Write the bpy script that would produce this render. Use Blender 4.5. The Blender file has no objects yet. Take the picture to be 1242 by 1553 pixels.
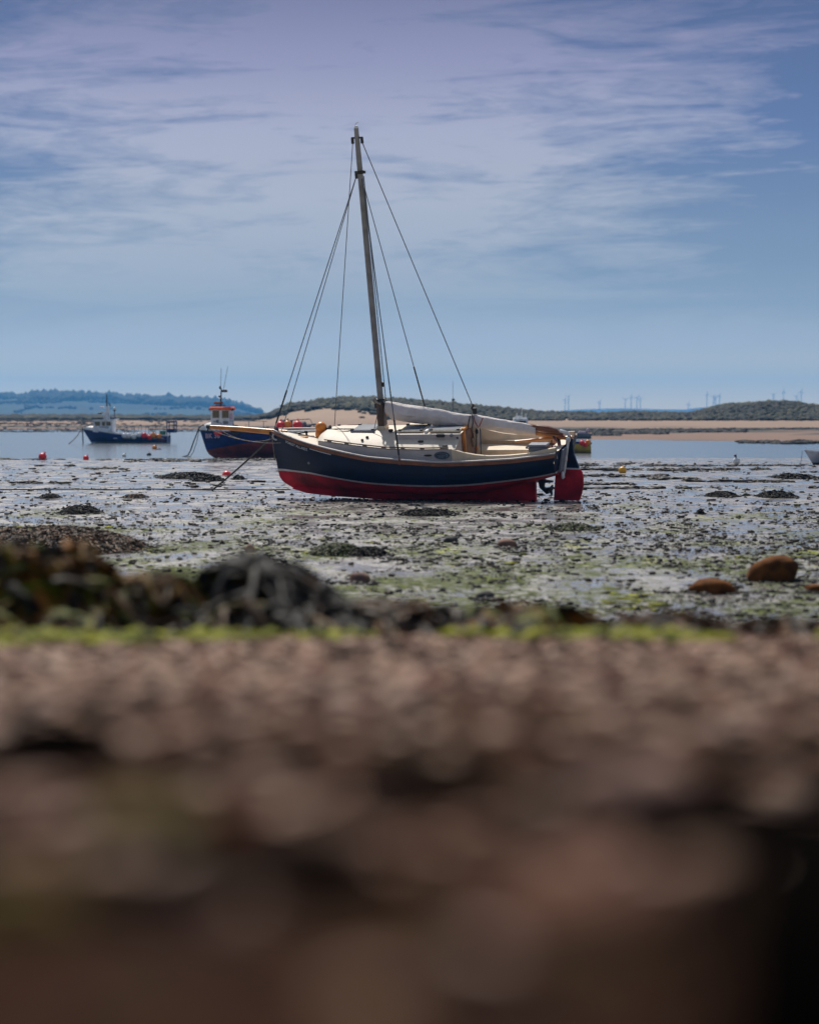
import bpy, math, random
import numpy as np
from mathutils import Matrix, Vector

rng = np.random.default_rng(11)
random.seed(11)
SC = bpy.context.scene
COL = SC.collection
R = math.radians
F, CZ, HZ, CX = 3622.0, 1.79, 630.0, 621.0     # focal length in photo pixels, eye height, horizon row, centre column


def at(px, py, Y):
    """the point at distance Y that a row and column of the photograph look at"""
    return Vector(((px - CX) / F * Y, Y, CZ - (py - HZ) / F * Y))


def lerp(a, b, t):
    return a + (b - a) * t


def interp(x, pts):
    return np.interp(x, [p[0] for p in pts], [p[1] for p in pts])


# ------------------------------------------------------------------ noise
def _hash(ix, iy, seed):
    n = (ix.astype(np.int64) * 374761393 + iy.astype(np.int64) * 668265263 + seed * 1274126177) & 0x7FFFFFFF
    n = ((n ^ (n >> 13)) * 1274126177) & 0x7FFFFFFF
    n = n ^ (n >> 16)
    return (n & 0xFFFF) / 65535.0


def vnoise(x, y, seed=0):
    x = np.asarray(x, float); y = np.asarray(y, float)
    ix, iy = np.floor(x), np.floor(y)
    fx, fy = x - ix, y - iy
    fx = fx * fx * (3 - 2 * fx); fy = fy * fy * (3 - 2 * fy)
    a = _hash(ix, iy, seed); b = _hash(ix + 1, iy, seed); c = _hash(ix, iy + 1, seed); d = _hash(ix + 1, iy + 1, seed)
    return (a + (b - a) * fx) * (1 - fy) + (c + (d - c) * fx) * fy


def fbm(x, y, oct=4, seed=0):
    s, amp, tot = 0.0, 1.0, 0.0
    for k in range(oct):
        s = s + amp * vnoise(x * 2 ** k, y * 2 ** k, seed + 17 * k)
        tot += amp; amp *= .5
    return s / tot - .5


# ------------------------------------------------------------------ materials
def nodes(name):
    m = bpy.data.materials.new(name); m.use_nodes = True
    nt = m.node_tree
    return m, nt, nt.nodes['Principled BSDF']


def mat(name, col, rough=.5, var=.12, scale=6.0, bump=0.0, bscale=40.0, metal=0.0, spec=.5, col2=None, emit=None):
    """painted or natural surface: base colour broken up by noise, optional second colour for dirt, optional bump"""
    m, nt, bs = nodes(name)
    N, Lk = nt.nodes, nt.links
    tc = N.new('ShaderNodeTexCoord')
    no = N.new('ShaderNodeTexNoise'); no.inputs['Scale'].default_value = scale; no.inputs['Detail'].default_value = 6
    Lk.new(tc.outputs['Object'], no.inputs['Vector'])
    rp = N.new('ShaderNodeValToRGB')
    c2 = col2 if col2 else tuple(c * (1 - var * 2) for c in col)
    rp.color_ramp.elements[0].color = (*c2, 1); rp.color_ramp.elements[1].color = (*[min(1, c * (1 + var * .6)) for c in col], 1)
    rp.color_ramp.elements[0].position = .3; rp.color_ramp.elements[1].position = .62
    Lk.new(no.outputs['Fac'], rp.inputs['Fac']); Lk.new(rp.outputs['Color'], bs.inputs['Base Color'])
    bs.inputs['Roughness'].default_value = rough; bs.inputs['Metallic'].default_value = metal
    bs.inputs['Specular IOR Level'].default_value = spec
    if bump:
        n2 = N.new('ShaderNodeTexNoise'); n2.inputs['Scale'].default_value = bscale; n2.inputs['Detail'].default_value = 4
        Lk.new(tc.outputs['Object'], n2.inputs['Vector'])
        b = N.new('ShaderNodeBump'); b.inputs['Strength'].default_value = bump; b.inputs['Distance'].default_value = .02
        Lk.new(n2.outputs['Fac'], b.inputs['Height']); Lk.new(b.outputs['Normal'], bs.inputs['Normal'])
    return m


def island_mat(name, stops, rough=.5, bump=0.0, spec=.5, nsc=9.0, dark=.45):
    """each loose piece gets its own colour from the list"""
    m, nt, bs = nodes(name)
    N, Lk = nt.nodes, nt.links
    g = N.new('ShaderNodeNewGeometry'); rp = N.new('ShaderNodeValToRGB'); cr = rp.color_ramp
    cr.elements[0].position = stops[0][0]; cr.elements[0].color = (*stops[0][1], 1)
    cr.elements[1].position = stops[-1][0]; cr.elements[1].color = (*stops[-1][1], 1)
    for p, c in stops[1:-1]:
        e = cr.elements.new(p); e.color = (*c, 1)
    Lk.new(g.outputs['Random Per Island'], rp.inputs['Fac'])
    tc = N.new('ShaderNodeTexCoord'); no = N.new('ShaderNodeTexNoise'); no.inputs['Scale'].default_value = nsc
    Lk.new(tc.outputs['Object'], no.inputs['Vector'])
    mx = N.new('ShaderNodeMix'); mx.data_type = 'RGBA'; mx.blend_type = 'MULTIPLY'; mx.inputs['Factor'].default_value = .5 if nsc > 1 else 1.0
    r2 = N.new('ShaderNodeValToRGB'); r2.color_ramp.elements[0].position = .35; r2.color_ramp.elements[0].color = (dark, dark, dark, 1)
    r2.color_ramp.elements[1].position = .65
    Lk.new(no.outputs['Fac'], r2.inputs['Fac'])
    Lk.new(rp.outputs['Color'], mx.inputs['A']); Lk.new(r2.outputs['Color'], mx.inputs['B'])
    Lk.new(mx.outputs['Result'], bs.inputs['Base Color'])
    bs.inputs['Roughness'].default_value = rough; bs.inputs['Specular IOR Level'].default_value = spec
    if bump:
        b = N.new('ShaderNodeBump'); b.inputs['Strength'].default_value = bump; b.inputs['Distance'].default_value = .02
        n2 = N.new('ShaderNodeTexNoise'); n2.inputs['Scale'].default_value = 30
        Lk.new(tc.outputs['Object'], n2.inputs['Vector'])
        Lk.new(n2.outputs['Fac'], b.inputs['Height']); Lk.new(b.outputs['Normal'], bs.inputs['Normal'])
    return m


M = {}
M['navy'] = mat('navy_gelcoat', (.005, .014, .044), .4, .25, 3, col2=(.006, .013, .032), spec=.2)
M['navy_work'] = mat('navy_work_paint', (.006, .024, .14), .5, .3, 3, col2=(.006, .016, .08), spec=.2)
M['red'] = mat('red_antifouling', (.52, .017, .034), .6, .3, 2.2, col2=(.17, .010, .020), bump=.15, bscale=25, spec=.2)
M['dull_red'] = mat('worn_red_antifouling', (.22, .03, .025), .65, .3, 2.5, col2=(.10, .022, .022), bump=.2)
M['boot'] = mat('white_boot_paint', (.52, .52, .54), .4, .1, 5)
M['cream'] = mat('cream_gelcoat', (.68, .55, .39), .45, .06, 4, col2=(.56, .46, .33), spec=.3)
M['deck_cream'] = mat('nonslip_cream_deck', (.64, .54, .41), .6, .05, 5, bump=.08, bscale=150)
M['side_grey'] = mat('pale_cabin_side', (.50, .46, .44), .5, .06, 3, spec=.25)
M['white'] = mat('white_paint', (.78, .78, .77), .4, .08, 4, col2=(.62, .62, .60))
M['white_worn'] = mat('worn_white_paint', (.74, .75, .78), .5, .14, 3, col2=(.5, .49, .46))
M['wood'] = mat('varnished_wood', (.62, .24, .045), .35, .3, 3, col2=(.40, .13, .022), bump=.08)
M['mahogany'] = mat('mahogany', (.20, .065, .028), .35, .3, 4, col2=(.11, .036, .018))
M['door_wood'] = mat('weathered_teak', (.20, .115, .075), .6, .3, 5, col2=(.12, .07, .045), bump=.1)
M['alu'] = mat('dull_alloy', (.25, .25, .26), .42, .15, 5, metal=.15, spec=.5)
M['brown_mast'] = mat('brown_tabernacle', (.11, .065, .04), .5, .3, 5)
M['black'] = mat('black_fitting', (.012, .012, .014), .45, .2, 8)
M['wire'] = mat('steel_wire', (.11, .115, .12), .5, .2, 20)
M['rope'] = mat('dark_rope', (.045, .042, .045), .9, .3, 30)
M['pale_rope'] = mat('pale_rope', (.36, .31, .25), .9, .3, 30)
M['red_rope'] = mat('red_cord', (.22, .03, .03), .9, .3, 30)
M['canvas'] = mat('grey_canvas', (.72, .65, .61), .85, .08, 5, bump=1.0, bscale=7, spec=.2)
M['glass'] = mat('tinted_hatch', (.10, .12, .15), .4, .2, 3, spec=.2)
M['dark_glass'] = mat('dark_window', (.012, .018, .022), .08, .2, 3)
M['hatch_frame'] = mat('grey_hatch_frame', (.20, .21, .25), .5, .1, 6, spec=.25)
M['grey_cover'] = mat('grey_vinyl', (.16, .17, .19), .6, .15, 6, bump=.2, bscale=12)
M['orange'] = mat('orange_vinyl', (.85, .26, .012), .4, .12, 7, col2=(.62, .17, .012))
M['redbuoy'] = mat('red_vinyl', (.85, .022, .022), .4, .12, 7, col2=(.6, .02, .02))
M['yellow'] = mat('yellow_vinyl', (.80, .40, .008), .4, .12, 7, col2=(.6, .28, .01))
M['whitebuoy'] = mat('white_vinyl', (.72, .72, .72), .4, .12, 7, col2=(.5, .5, .48))
M['yellow_hull'] = mat('yellow_hull_paint', (.52, .34, .02), .5, .3, 3, col2=(.34, .22, .03))
M['redroof'] = mat('orange_red_roof', (.95, .11, .008), .45, .15, 4)
M['green'] = mat('green_crate', (.015, .16, .085), .5, .2, 6)
M['blue'] = mat('blue_tarpaulin', (.10, .15, .26), .6, .3, 4)
M['dingrey'] = mat('grey_dinghy_paint', (.40, .44, .52), .45, .15, 3, col2=(.26, .28, .33))
M['letter'] = mat('white_lettering', (.62, .62, .66), .5, .05, 8)
M['pinkletter'] = mat('pink_lettering', (.58, .40, .48), .5, .05, 8)
M['badge'] = mat('navy_badge', (.010, .028, .055), .3, .1, 8)
M['badge_line'] = mat('pale_badge_line', (.17, .24, .30), .4, .1, 8)
M['rock_soft'] = mat('reddish_brown_stone', (.135, .066, .045), .95, .3, 9, col2=(.07, .033, .022), bump=.5, bscale=16, spec=.05)
M['mat_dark'] = mat('dark_red_weed', (.022, .007, .005), 1.0, .4, 9, col2=(.006, .003, .002), bump=.6, bscale=14, spec=.0)
M['rock_olive'] = mat('olive_stone', (.11, .078, .018), .95, .3, 9, col2=(.08, .06, .02), bump=.5, bscale=16, spec=.1)
M['wrack_core'] = mat('weed_core', (.010, .007, .005), .95, .4, 9, spec=.05)
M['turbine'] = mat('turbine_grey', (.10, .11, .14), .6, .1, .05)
M['frond'] = island_mat('wrack_fronds', [(0, (.006, .004, .003)), (.28, (.020, .011, .005)), (.46, (.10, .045, .007)), (.66, (.24, .085, .006)),
                                          (.84, (.12, .15, .004)), (.95, (.14, .12, .08)), (1, (.03, .02, .012))], .65, 0, .12)
M['frond_mid'] = island_mat('black_amber_wrack', [(0, (.003, .003, .003)), (.5, (.012, .010, .009)), (.64, (.022, .017, .012)), (.72, (.07, .066, .064)), (.80, (.02, .012, .006)), (.90, (.13, .05, .006)), (1, (.08, .09, .006))], .6, 0, .12)
M['vignette_dark'] = island_mat('vignette_brown', [(0, (.004, .002, .0012)), (.4, (.015, .005, .003)), (.8, (.055, .019, .011)), (1, (.07, .045, .010))], .95, 0, .04)  # browns of the scattered bits that imitate vignetting
M['frond_brown'] = island_mat('brown_wrack', [(0, (.012, .008, .006)), (.4, (.045, .026, .014)), (.7, (.12, .05, .014)), (1, (.20, .085, .022))], .6, 0, .2)
M['frond_green'] = island_mat('green_wrack', [(0, (.012, .012, .006)), (.35, (.03, .035, .010)), (.7, (.085, .125, .006)), (1, (.055, .03, .01))], .6, 0, .2)
M['frond_black'] = island_mat('black_wrack', [(0, (.003, .003, .003)), (.5, (.008, .007, .006)), (.8, (.020, .016, .013)), (1, (.085, .08, .08))], .7, 0, .12)
M['algae'] = island_mat('sea_lettuce', [(0, (.05, .06, .002)), (.4, (.18, .20, .003)), (.7, (.34, .34, .003)), (1, (.07, .05, .008))], .7, 0, .1)
M['clump'] = island_mat('mud_casts_and_weed', [(0, (.006, .005, .005)), (.5, (.017, .012, .010)), (.80, (.028, .017, .010)), (.92, (.035, .042, .007)), (.97, (.02,.016,.012)), (1, (.30, .27, .26))], .6, 0, .2)
M['pebble'] = island_mat('pink_brown_pebbles', [(0, (.008, .004, .002)), (.42, (.040, .019, .011)), (.56, (.20, .108, .070)), (.68, (.46, .30, .215)), (.82, (.62, .44, .34)),
                                                 (.92, (.10, .012, .008)), (1, (.12, .095, .07))], .9, .2, .08)
M['rock_brown'] = mat('rusty_sandstone', (.13, .045, .009), .9, .3, 6, col2=(.04, .015, .004), bump=.6, bscale=12, spec=.1)
M['rock_grey'] = mat('grey_stone', (.055, .052, .048), .8, .3, 9, col2=(.025, .025, .025), bump=.5, bscale=16, spec=.15)
M['rock_pink'] = mat('pinkish_stone', (.17, .085, .055), .9, .3, 9, col2=(.12, .07, .06), bump=.5, bscale=16)
M['rock_dark'] = mat('wet_black_rock', (.004, .0035, .003), 1.0, .3, 9, bump=.6, bscale=14, spec=.0)
M['marram'] = island_mat('dune_grass', [(0, (.005, .008, .004)), (.35, (.014, .019, .008)), (.65, (.048, .048, .014)), (.85, (.085, .072, .026)), (1, (.022, .028, .018))], .9, nsc=.07, dark=.2)
M['wood_far'] = island_mat('far_trees', [(0, (.006, .011, .008)), (.5, (.012, .02, .013)), (1, (.02, .03, .016))], .9)


# ------------------------------------------------------------------ mesh tools
def np_mesh(name, V, Fc, material, parent=None, smooth=False):
    """V (n,3), Fc (m,k) arrays -> one mesh object"""
    V = np.asarray(V, np.float32); Fc = np.asarray(Fc, np.int32)
    me = bpy.data.meshes.new(name)
    me.vertices.add(len(V)); me.vertices.foreach_set('co', V.ravel())
    k = Fc.shape[1]
    me.loops.add(Fc.size); me.loops.foreach_set('vertex_index', Fc.ravel())
    me.polygons.add(len(Fc))
    me.polygons.foreach_set('loop_start', np.arange(0, Fc.size, k, dtype=np.int32))
    if smooth: me.polygons.foreach_set('use_smooth', np.ones(len(Fc), bool))
    me.update(calc_edges=True); me.validate()
    me.materials.append(material)
    o = bpy.data.objects.new(name, me); COL.objects.link(o)
    if parent: o.parent = parent
    return o


class MB:
    """collects simple shapes and links them as ONE mesh object"""
    def __init__(s): s.v = []; s.f = []
    def add(s, v, f):
        n = len(s.v); s.v += [tuple(map(float, p)) for p in v]; s.f += [tuple(i + n for i in q) for q in f]; return s
    def box(s, c, d, bev=0.0, mtx=None):
        x, y, z = [k / 2 for k in d]
        if bev <= 0:
            v = [(sx * x, sy * y, sz * z) for sx in (-1, 1) for sy in (-1, 1) for sz in (-1, 1)]
            f = [(0, 1, 3, 2), (4, 6, 7, 5), (0, 4, 5, 1), (2, 3, 7, 6), (0, 2, 6, 4), (1, 5, 7, 3)]
        else:
            b = min(bev, x * .9, y * .9, z * .9); v = []; idx = {}
            for sx in (-1, 1):
                for sy in (-1, 1):
                    for sz in (-1, 1):
                        for a in range(3):
                            p = [sx * (x - b), sy * (y - b), sz * (z - b)]; p[a] = (sx * x, sy * y, sz * z)[a]
                            idx[sx, sy, sz, a] = len(v); v.append(tuple(p))
            f = []
            for a in range(3):
                b1, c1 = (a + 1) % 3, (a + 2) % 3
                for sa in (-1, 1):
                    q = []
                    for sb, scn in ((-1, -1), (1, -1), (1, 1), (-1, 1)):
                        k = [0, 0, 0]; k[a] = sa; k[b1] = sb; k[c1] = scn; q.append(idx[k[0], k[1], k[2], a])
                    f.append(tuple(q if sa > 0 else q[::-1]))
            for a in range(3):
                b1, c1 = (a + 1) % 3, (a + 2) % 3
                for sb in (-1, 1):
                    for scn in (-1, 1):
                        k0 = [0, 0, 0]; k0[b1] = sb; k0[c1] = scn; k1 = list(k0); k0[a] = -1; k1[a] = 1
                        f.append((idx[(*k0, b1)], idx[(*k1, b1)], idx[(*k1, c1)], idx[(*k0, c1)]))
            for sx in (-1, 1):
                for sy in (-1, 1):
                    for sz in (-1, 1): f.append(tuple(idx[sx, sy, sz, a] for a in range(3)))
        c = Vector(c)
        v = [(mtx @ Vector(p) if mtx else Vector(p)) + c for p in v]
        return s.add(v, f)
    def tube(s, pts, r, n=8, cap=True):
        pts = [Vector(p) for p in pts]
        rs = r if hasattr(r, '__len__') else [r] * len(pts)
        v = []; f = []; up = None
        for i, p in enumerate(pts):
            t = (pts[min(i + 1, len(pts) - 1)] - pts[max(i - 1, 0)]).normalized()
            if up is None: up = Vector((0, 0, 1)) if abs(t.z) < .9 else Vector((1, 0, 0))
            a = t.cross(up).normalized(); b = a.cross(t).normalized(); up = b
            for k in range(n):
                an = 2 * math.pi * k / n
                v.append(p + (a * math.cos(an) + b * math.sin(an)) * rs[i])
        for i in range(len(pts) - 1):
            for k in range(n):
                f.append((i * n + k, i * n + (k + 1) % n, (i + 1) * n + (k + 1) % n, (i + 1) * n + k))
        if cap:
            f.append(tuple(range(n))[::-1]); f.append(tuple(range((len(pts) - 1) * n, len(pts) * n)))
        return s.add(v, f)
    def ball(s, c, r, n=14, m=9, sq=(1, 1, 1), neck=0.0):
        v = []; f = []; c = Vector(c)
        for j in range(m + 1):
            th = math.pi * j / m
            for k in range(n):
                ph = 2 * math.pi * k / n
                v.append(c + Vector((r * sq[0] * math.sin(th) * math.cos(ph), r * sq[1] * math.sin(th) * math.sin(ph), r * sq[2] * math.cos(th))))
        for j in range(m):
            for k in range(n):
                f.append((j * n + k, (j + 1) * n + k, (j + 1) * n + (k + 1) % n, j * n + (k + 1) % n))
        if neck: s.tube([c + Vector((0, 0, r * .9)), c + Vector((0, 0, r * 1.0 + neck))], r * .22, 8)
        return s.add(v, f)
    def prism(s, poly, y0, y1):
        """polygon in the x-z plane thickened from y0 to y1"""
        n = len(poly)
        v = [(x, y0, z) for x, z in poly] + [(x, y1, z) for x, z in poly]
        f = [tuple(range(n)), tuple(range(n, 2 * n))[::-1]] + [(i, n + i, n + (i + 1) % n, (i + 1) % n) for i in range(n)]
        return s.add(v, f)
    def torus(s, c, R1, r, axis='y', n=18, m=8):
        v = []; f = []; c = Vector(c)
        for i in range(n):
            a = 2 * math.pi * i / n
            for k in range(m):
                b = 2 * math.pi * k / m; q = R1 + r * math.cos(b)
                p = (q * math.cos(a), r * math.sin(b), q * math.sin(a)) if axis == 'y' else ((r * math.sin(b), q * math.cos(a), q * math.sin(a)) if axis == 'x' else (q * math.cos(a), q * math.sin(a), r * math.sin(b)))
                v.append(c + Vector(p))
        for i in range(n):
            for k in range(m):
                f.append((i * m + k, ((i + 1) % n) * m + k, ((i + 1) % n) * m + (k + 1) % m, i * m + (k + 1) % m))
        return s.add(v, f)
    def build(s, name, material, parent=None, smooth=False):
        me = bpy.data.meshes.new(name); me.from_pydata(s.v, [], s.f); me.update()
        import bmesh
        bm = bmesh.new(); bm.from_mesh(me); bmesh.ops.recalc_face_normals(bm, faces=bm.faces); bm.to_mesh(me); bm.free()
        if smooth: me.polygons.foreach_set('use_smooth', [True] * len(me.polygons)); me.set_sharp_from_angle(angle=R(40))
        me.materials.append(material)
        o = bpy.data.objects.new(name, me); COL.objects.link(o)
        if parent: o.parent = parent
        return o


def grid_faces(nr, nc):
    i = np.arange((nr - 1) * (nc - 1)); r = i // (nc - 1); c = i % (nc - 1); a = r * nc + c
    return np.stack([a, a + 1, a + nc + 1, a + nc], 1)


def tag(o, label=None, cat=None, group=None, kind=None):
    if label: o['label'] = label
    if cat: o['category'] = cat
    if group: o['group'] = group
    if kind: o['kind'] = kind
    return o


def empty(name, mtx, label, cat, group=None):
    o = bpy.data.objects.new(name, None); COL.objects.link(o); o.matrix_world = mtx; o.empty_display_size = .2
    return tag(o, label, cat, group)


def frame(psi, phi, trim, org):
    """x forward (towards the left of the picture when psi = 0), y port (towards the camera), z up"""
    c, s = math.cos(R(psi)), math.sin(R(psi)); ph, tr = R(phi), R(trim)
    f = Vector((-c, s, 0)); p = Vector((-s, -c, 0)); u = Vector((0, 0, 1))
    f2 = f * math.cos(tr) - u * math.sin(tr); u2 = u * math.cos(tr) + f * math.sin(tr)
    p3 = p * math.cos(ph) - u2 * math.sin(ph); u3 = u2 * math.cos(ph) + p * math.sin(ph)
    m = Matrix((f2, p3, u3)).transposed().to_4x4(); m.translation = Vector(org)
    return m


def text_mesh(body, size, place, name, material, parent):
    """letters as a mesh; place(u, v) bends the flat letters onto the surface that carries them"""
    cu = bpy.data.curves.new('lettering', 'FONT'); cu.body = body; cu.size = size; cu.resolution_u = 2; cu.offset = size * .012
    t = bpy.data.objects.new('lettering', cu); me = t.to_mesh()
    V = [place(v.co.x, v.co.y) for v in me.vertices]; Fc = [tuple(p.vertices) for p in me.polygons]
    t.to_mesh_clear(); bpy.data.objects.remove(t); bpy.data.curves.remove(cu)
    m2 = bpy.data.meshes.new(name); m2.from_pydata(V, [], Fc); m2.update(); m2.materials.append(material)
    o = bpy.data.objects.new(name, m2); COL.objects.link(o); o.parent = parent
    return o


# templates for scattered bits
def ico(sub=1):
    import bmesh
    bm = bmesh.new(); bmesh.ops.create_icosphere(bm, subdivisions=sub, radius=1)
    V = np.array([v.co[:] for v in bm.verts]); Fc = np.array([[v.index for v in f.verts] for f in bm.faces]); bm.free()
    return V, Fc


ICO1, ICO2, ICO3 = ico(1), ico(2), ico(3)


def lumps(n, base, rough, seed):
    r = np.random.default_rng(seed); out = []
    for _ in range(n):
        V, Fc = base
        d = 1 + rough * r.standard_normal(len(V))
        out.append((V * d[:, None], Fc))
    return out


def scatter(name, temps, pos, scl, rot, material, smooth=False, lean=None):
    Vs, Fs, off = [], [], 0
    pick = rng.integers(0, len(temps), len(pos))
    for t, (V, Fc) in enumerate(temps):
        id_ = np.where(pick == t)[0]
        if not len(id_): continue
        S = scl[id_][:, None, :] * V[None]
        c, s = np.cos(rot[id_])[:, None], np.sin(rot[id_])[:, None]
        X = S[..., 0] * c - S[..., 1] * s; Y = S[..., 0] * s + S[..., 1] * c
        P = np.stack([X, Y, S[..., 2]], -1) + pos[id_][:, None, :]
        Vs.append(P.reshape(-1, 3)); n = len(V)
        Fs.append((Fc[None] + (np.arange(len(id_)) * n)[:, None, None]).reshape(-1, Fc.shape[1]) + off)
        off += n * len(id_)
    return np_mesh(name, np.concatenate(Vs), np.concatenate(Fs), material, smooth=smooth)


# ------------------------------------------------------------------ the ground
def beach_z(x, Y):
    x = np.asarray(x, float); Y = np.asarray(Y, float)
    top = 1.606 - .0732 * Y
    t = np.clip((Y - 9.45) / 3.2, 0, 1)
    z = top * (1 - t * t * (3 - 2 * t)) - .35 * t
    return z + .010 * fbm(x * 2.2, Y * 1.2, 3, 5) * np.clip(Y / 3, .2, 1)


def mud_z(x, Y):
    x = np.asarray(x, float); Y = np.asarray(Y, float)
    d = np.maximum(0, Y - 52)
    z = -.0066 * d - .00003 * np.maximum(0, Y - 118) ** 2
    a = np.clip((Y - 14) / 10, .3, 1)
    z = z + .055 * fbm(x * .16, Y * .22, 4, 3) * a + .022 * fbm(x * 1.3, Y * .9, 3, 9)
    return z + .012 * fbm(x * 5, Y * 3.5, 2, 21) * np.clip(1.5 - Y / 60, 0, 1)


def ground_material():
    m, nt, bs = nodes('wet_tidal_mud'); N, Lk = nt.nodes, nt.links
    tc = N.new('ShaderNodeTexCoord')
    def noise(sc, det=5, st=(1, 1, 1), rough=.6):
        mp = N.new('ShaderNodeMapping'); mp.inputs['Scale'].default_value = st
        Lk.new(tc.outputs['Object'], mp.inputs['Vector'])
        n = N.new('ShaderNodeTexNoise'); n.inputs['Scale'].default_value = sc; n.inputs['Detail'].default_value = det; n.inputs['Roughness'].default_value = rough
        Lk.new(mp.outputs['Vector'], n.inputs['Vector']); return n.outputs['Fac']
    def ramp(fac, a, b, ca=(0, 0, 0, 1), cb=(1, 1, 1, 1)):
        r = N.new('ShaderNodeValToRGB'); r.color_ramp.elements[0].position = a; r.color_ramp.elements[1].position = b
        r.color_ramp.elements[0].color = ca; r.color_ramp.elements[1].color = cb; Lk.new(fac, r.inputs['Fac']); return r.outputs['Color']
    def math_(op, a, b):
        q = N.new('ShaderNodeMath'); q.operation = op
        for i, k in enumerate((a, b)):
            if isinstance(k, (int, float)): q.inputs[i].default_value = k
            else: Lk.new(k, q.inputs[i])
        return q.outputs[0]
    def mix(f, a, b):
        q = N.new('ShaderNodeMix'); q.data_type = 'RGBA'
        Lk.new(f, q.inputs['Factor'])
        for s_, k in (('A', a), ('B', b)):
            if isinstance(k, tuple): q.inputs[s_].default_value = (*k, 1)
            else: Lk.new(k, q.inputs[s_])
        return q.outputs['Result']
    sep = N.new('ShaderNodeSeparateXYZ'); Lk.new(tc.outputs['Object'], sep.inputs[0])
    near = N.new('ShaderNodeMapRange'); near.inputs['From Min'].default_value = 56; near.inputs['From Max'].default_value = 24
    near.inputs['To Min'].default_value = -.12; near.inputs['To Max'].default_value = .12
    Lk.new(sep.outputs['Y'], near.inputs['Value'])
    patch = noise(.55, 6, (1, .55, 1)); fine = noise(7, 4, (1, .6, 1))
    alg = math_('ADD', math_('ADD', patch, near.outputs[0]), math_('MULTIPLY', math_('SUBTRACT', fine, .5), .9))
    algm = ramp(alg, .50, .66)
    brown = mix(ramp(noise(2.4, 5), .38, .66), (.15, .132, .118), (.34, .31, .285))
    green = mix(ramp(noise(5, 4), .4, .62), (.020, .030, .002), (.095, .115, .004))
    brt = mix(ramp(noise(1.1, 5, (1, .4, 1)), .60, .68), green, (.27, .28, .004))
    Lk.new(mix(algm, brown, brt), bs.inputs['Base Color'])
    wet = ramp(noise(1.3, 5, (1, .45, 1)), .42, .56)
    ro = N.new('ShaderNodeMapRange'); ro.inputs['To Min'].default_value = .34; ro.inputs['To Max'].default_value = .10
    Lk.new(wet, ro.inputs['Value'])
    rr = math_('ADD', ro.outputs[0], math_('MULTIPLY', algm, .45)); Lk.new(rr, bs.inputs['Roughness'])
    b = N.new('ShaderNodeBump'); b.inputs['Distance'].default_value = .03
    st = N.new('ShaderNodeMapRange'); st.inputs['To Min'].default_value = .85; st.inputs['To Max'].default_value = .12
    Lk.new(wet, st.inputs['Value']); Lk.new(st.outputs[0], b.inputs['Strength'])
    Lk.new(math_('ADD', noise(11, 4), math_('MULTIPLY', noise(45, 3), .35)), b.inputs['Height'])
    Lk.new(b.outputs['Normal'], bs.inputs['Normal'])
    bs.inputs['IOR'].default_value = 1.45
    sl = N.new('ShaderNodeMapRange'); sl.inputs['To Min'].default_value = .6; sl.inputs['To Max'].default_value = .12
    Lk.new(algm, sl.inputs['Value']); Lk.new(sl.outputs[0], bs.inputs['Specular IOR Level'])
    return m


def graded(rows, ucols, zf, name, m):
    """sheet whose rows get coarser with distance; ucols are x/Y ratios"""
    Y = np.repeat(rows[:, None], len(ucols), 1); X = Y * ucols[None]
    Z = zf(X, Y)
    V = np.stack([X, Y, Z], -1).reshape(-1, 3)
    return np_mesh(name, V, grid_faces(len(rows), len(ucols)), m, smooth=True)


core = np.linspace(-.22, .22, 520)
side = np.array([.26, .32, .4, .55, .8, 1.3, 2.2])
ucols = np.concatenate([-side[::-1], core, side])
rows = 1 / np.linspace(1 / 12.2, 1 / 175, 620)
tag(graded(rows, ucols, mud_z, 'mudflat', ground_material()), kind='structure')

# the shingle slope the photographer lies on
yb = np.concatenate([np.linspace(-18, -.5, 24), np.linspace(-.3, 12.6, 220)])
xb = np.concatenate([[-40, -20, -10, -6], np.linspace(-4, 4, 160), [6, 10, 20, 40]])
XX, YY = np.meshgrid(xb, yb)
m_sh = mat('damp_shingle', (.20, .110, .073), .9, .35, 5, col2=(.022, .010, .006), bump=.7, bscale=30, spec=.05)
tag(np_mesh('beach', np.stack([XX, YY, beach_z(XX, YY)], -1).reshape(-1, 3), grid_faces(len(yb), len(xb)), m_sh, smooth=True), kind='structure')


def water_material():
    m, nt, bs = nodes('estuary_water'); N, Lk = nt.nodes, nt.links
    tc = N.new('ShaderNodeTexCoord')
    bs.inputs['Base Color'].default_value = (.13, .15, .15, 1); bs.inputs['Roughness'].default_value = .14; bs.inputs['IOR'].default_value = 1.333
    mp = N.new('ShaderNodeMapping'); mp.inputs['Scale'].default_value = (.5, .9, 1); Lk.new(tc.outputs['Object'], mp.inputs['Vector'])
    n1 = N.new('ShaderNodeTexNoise'); n1.inputs['Scale'].default_value = 1.6; n1.inputs['Detail'].default_value = 5; n1.inputs['Roughness'].default_value = .65
    Lk.new(mp.outputs['Vector'], n1.inputs['Vector'])
    b = N.new('ShaderNodeBump'); b.inputs['Strength'].default_value = .32; b.inputs['Distance'].default_value = .06
    Lk.new(n1.outputs['Fac'], b.inputs['Height']); Lk.new(b.outputs['Normal'], bs.inputs['Normal'])
    return m


WZ = -.5
mb = MB(); mb.add([(-4000, 40, WZ), (4000, 40, WZ), (4000, 7600, WZ), (-4000, 7600, WZ)], [(0, 1, 2, 3)])
tag(mb.build('water', water_material()), kind='structure')

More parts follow.
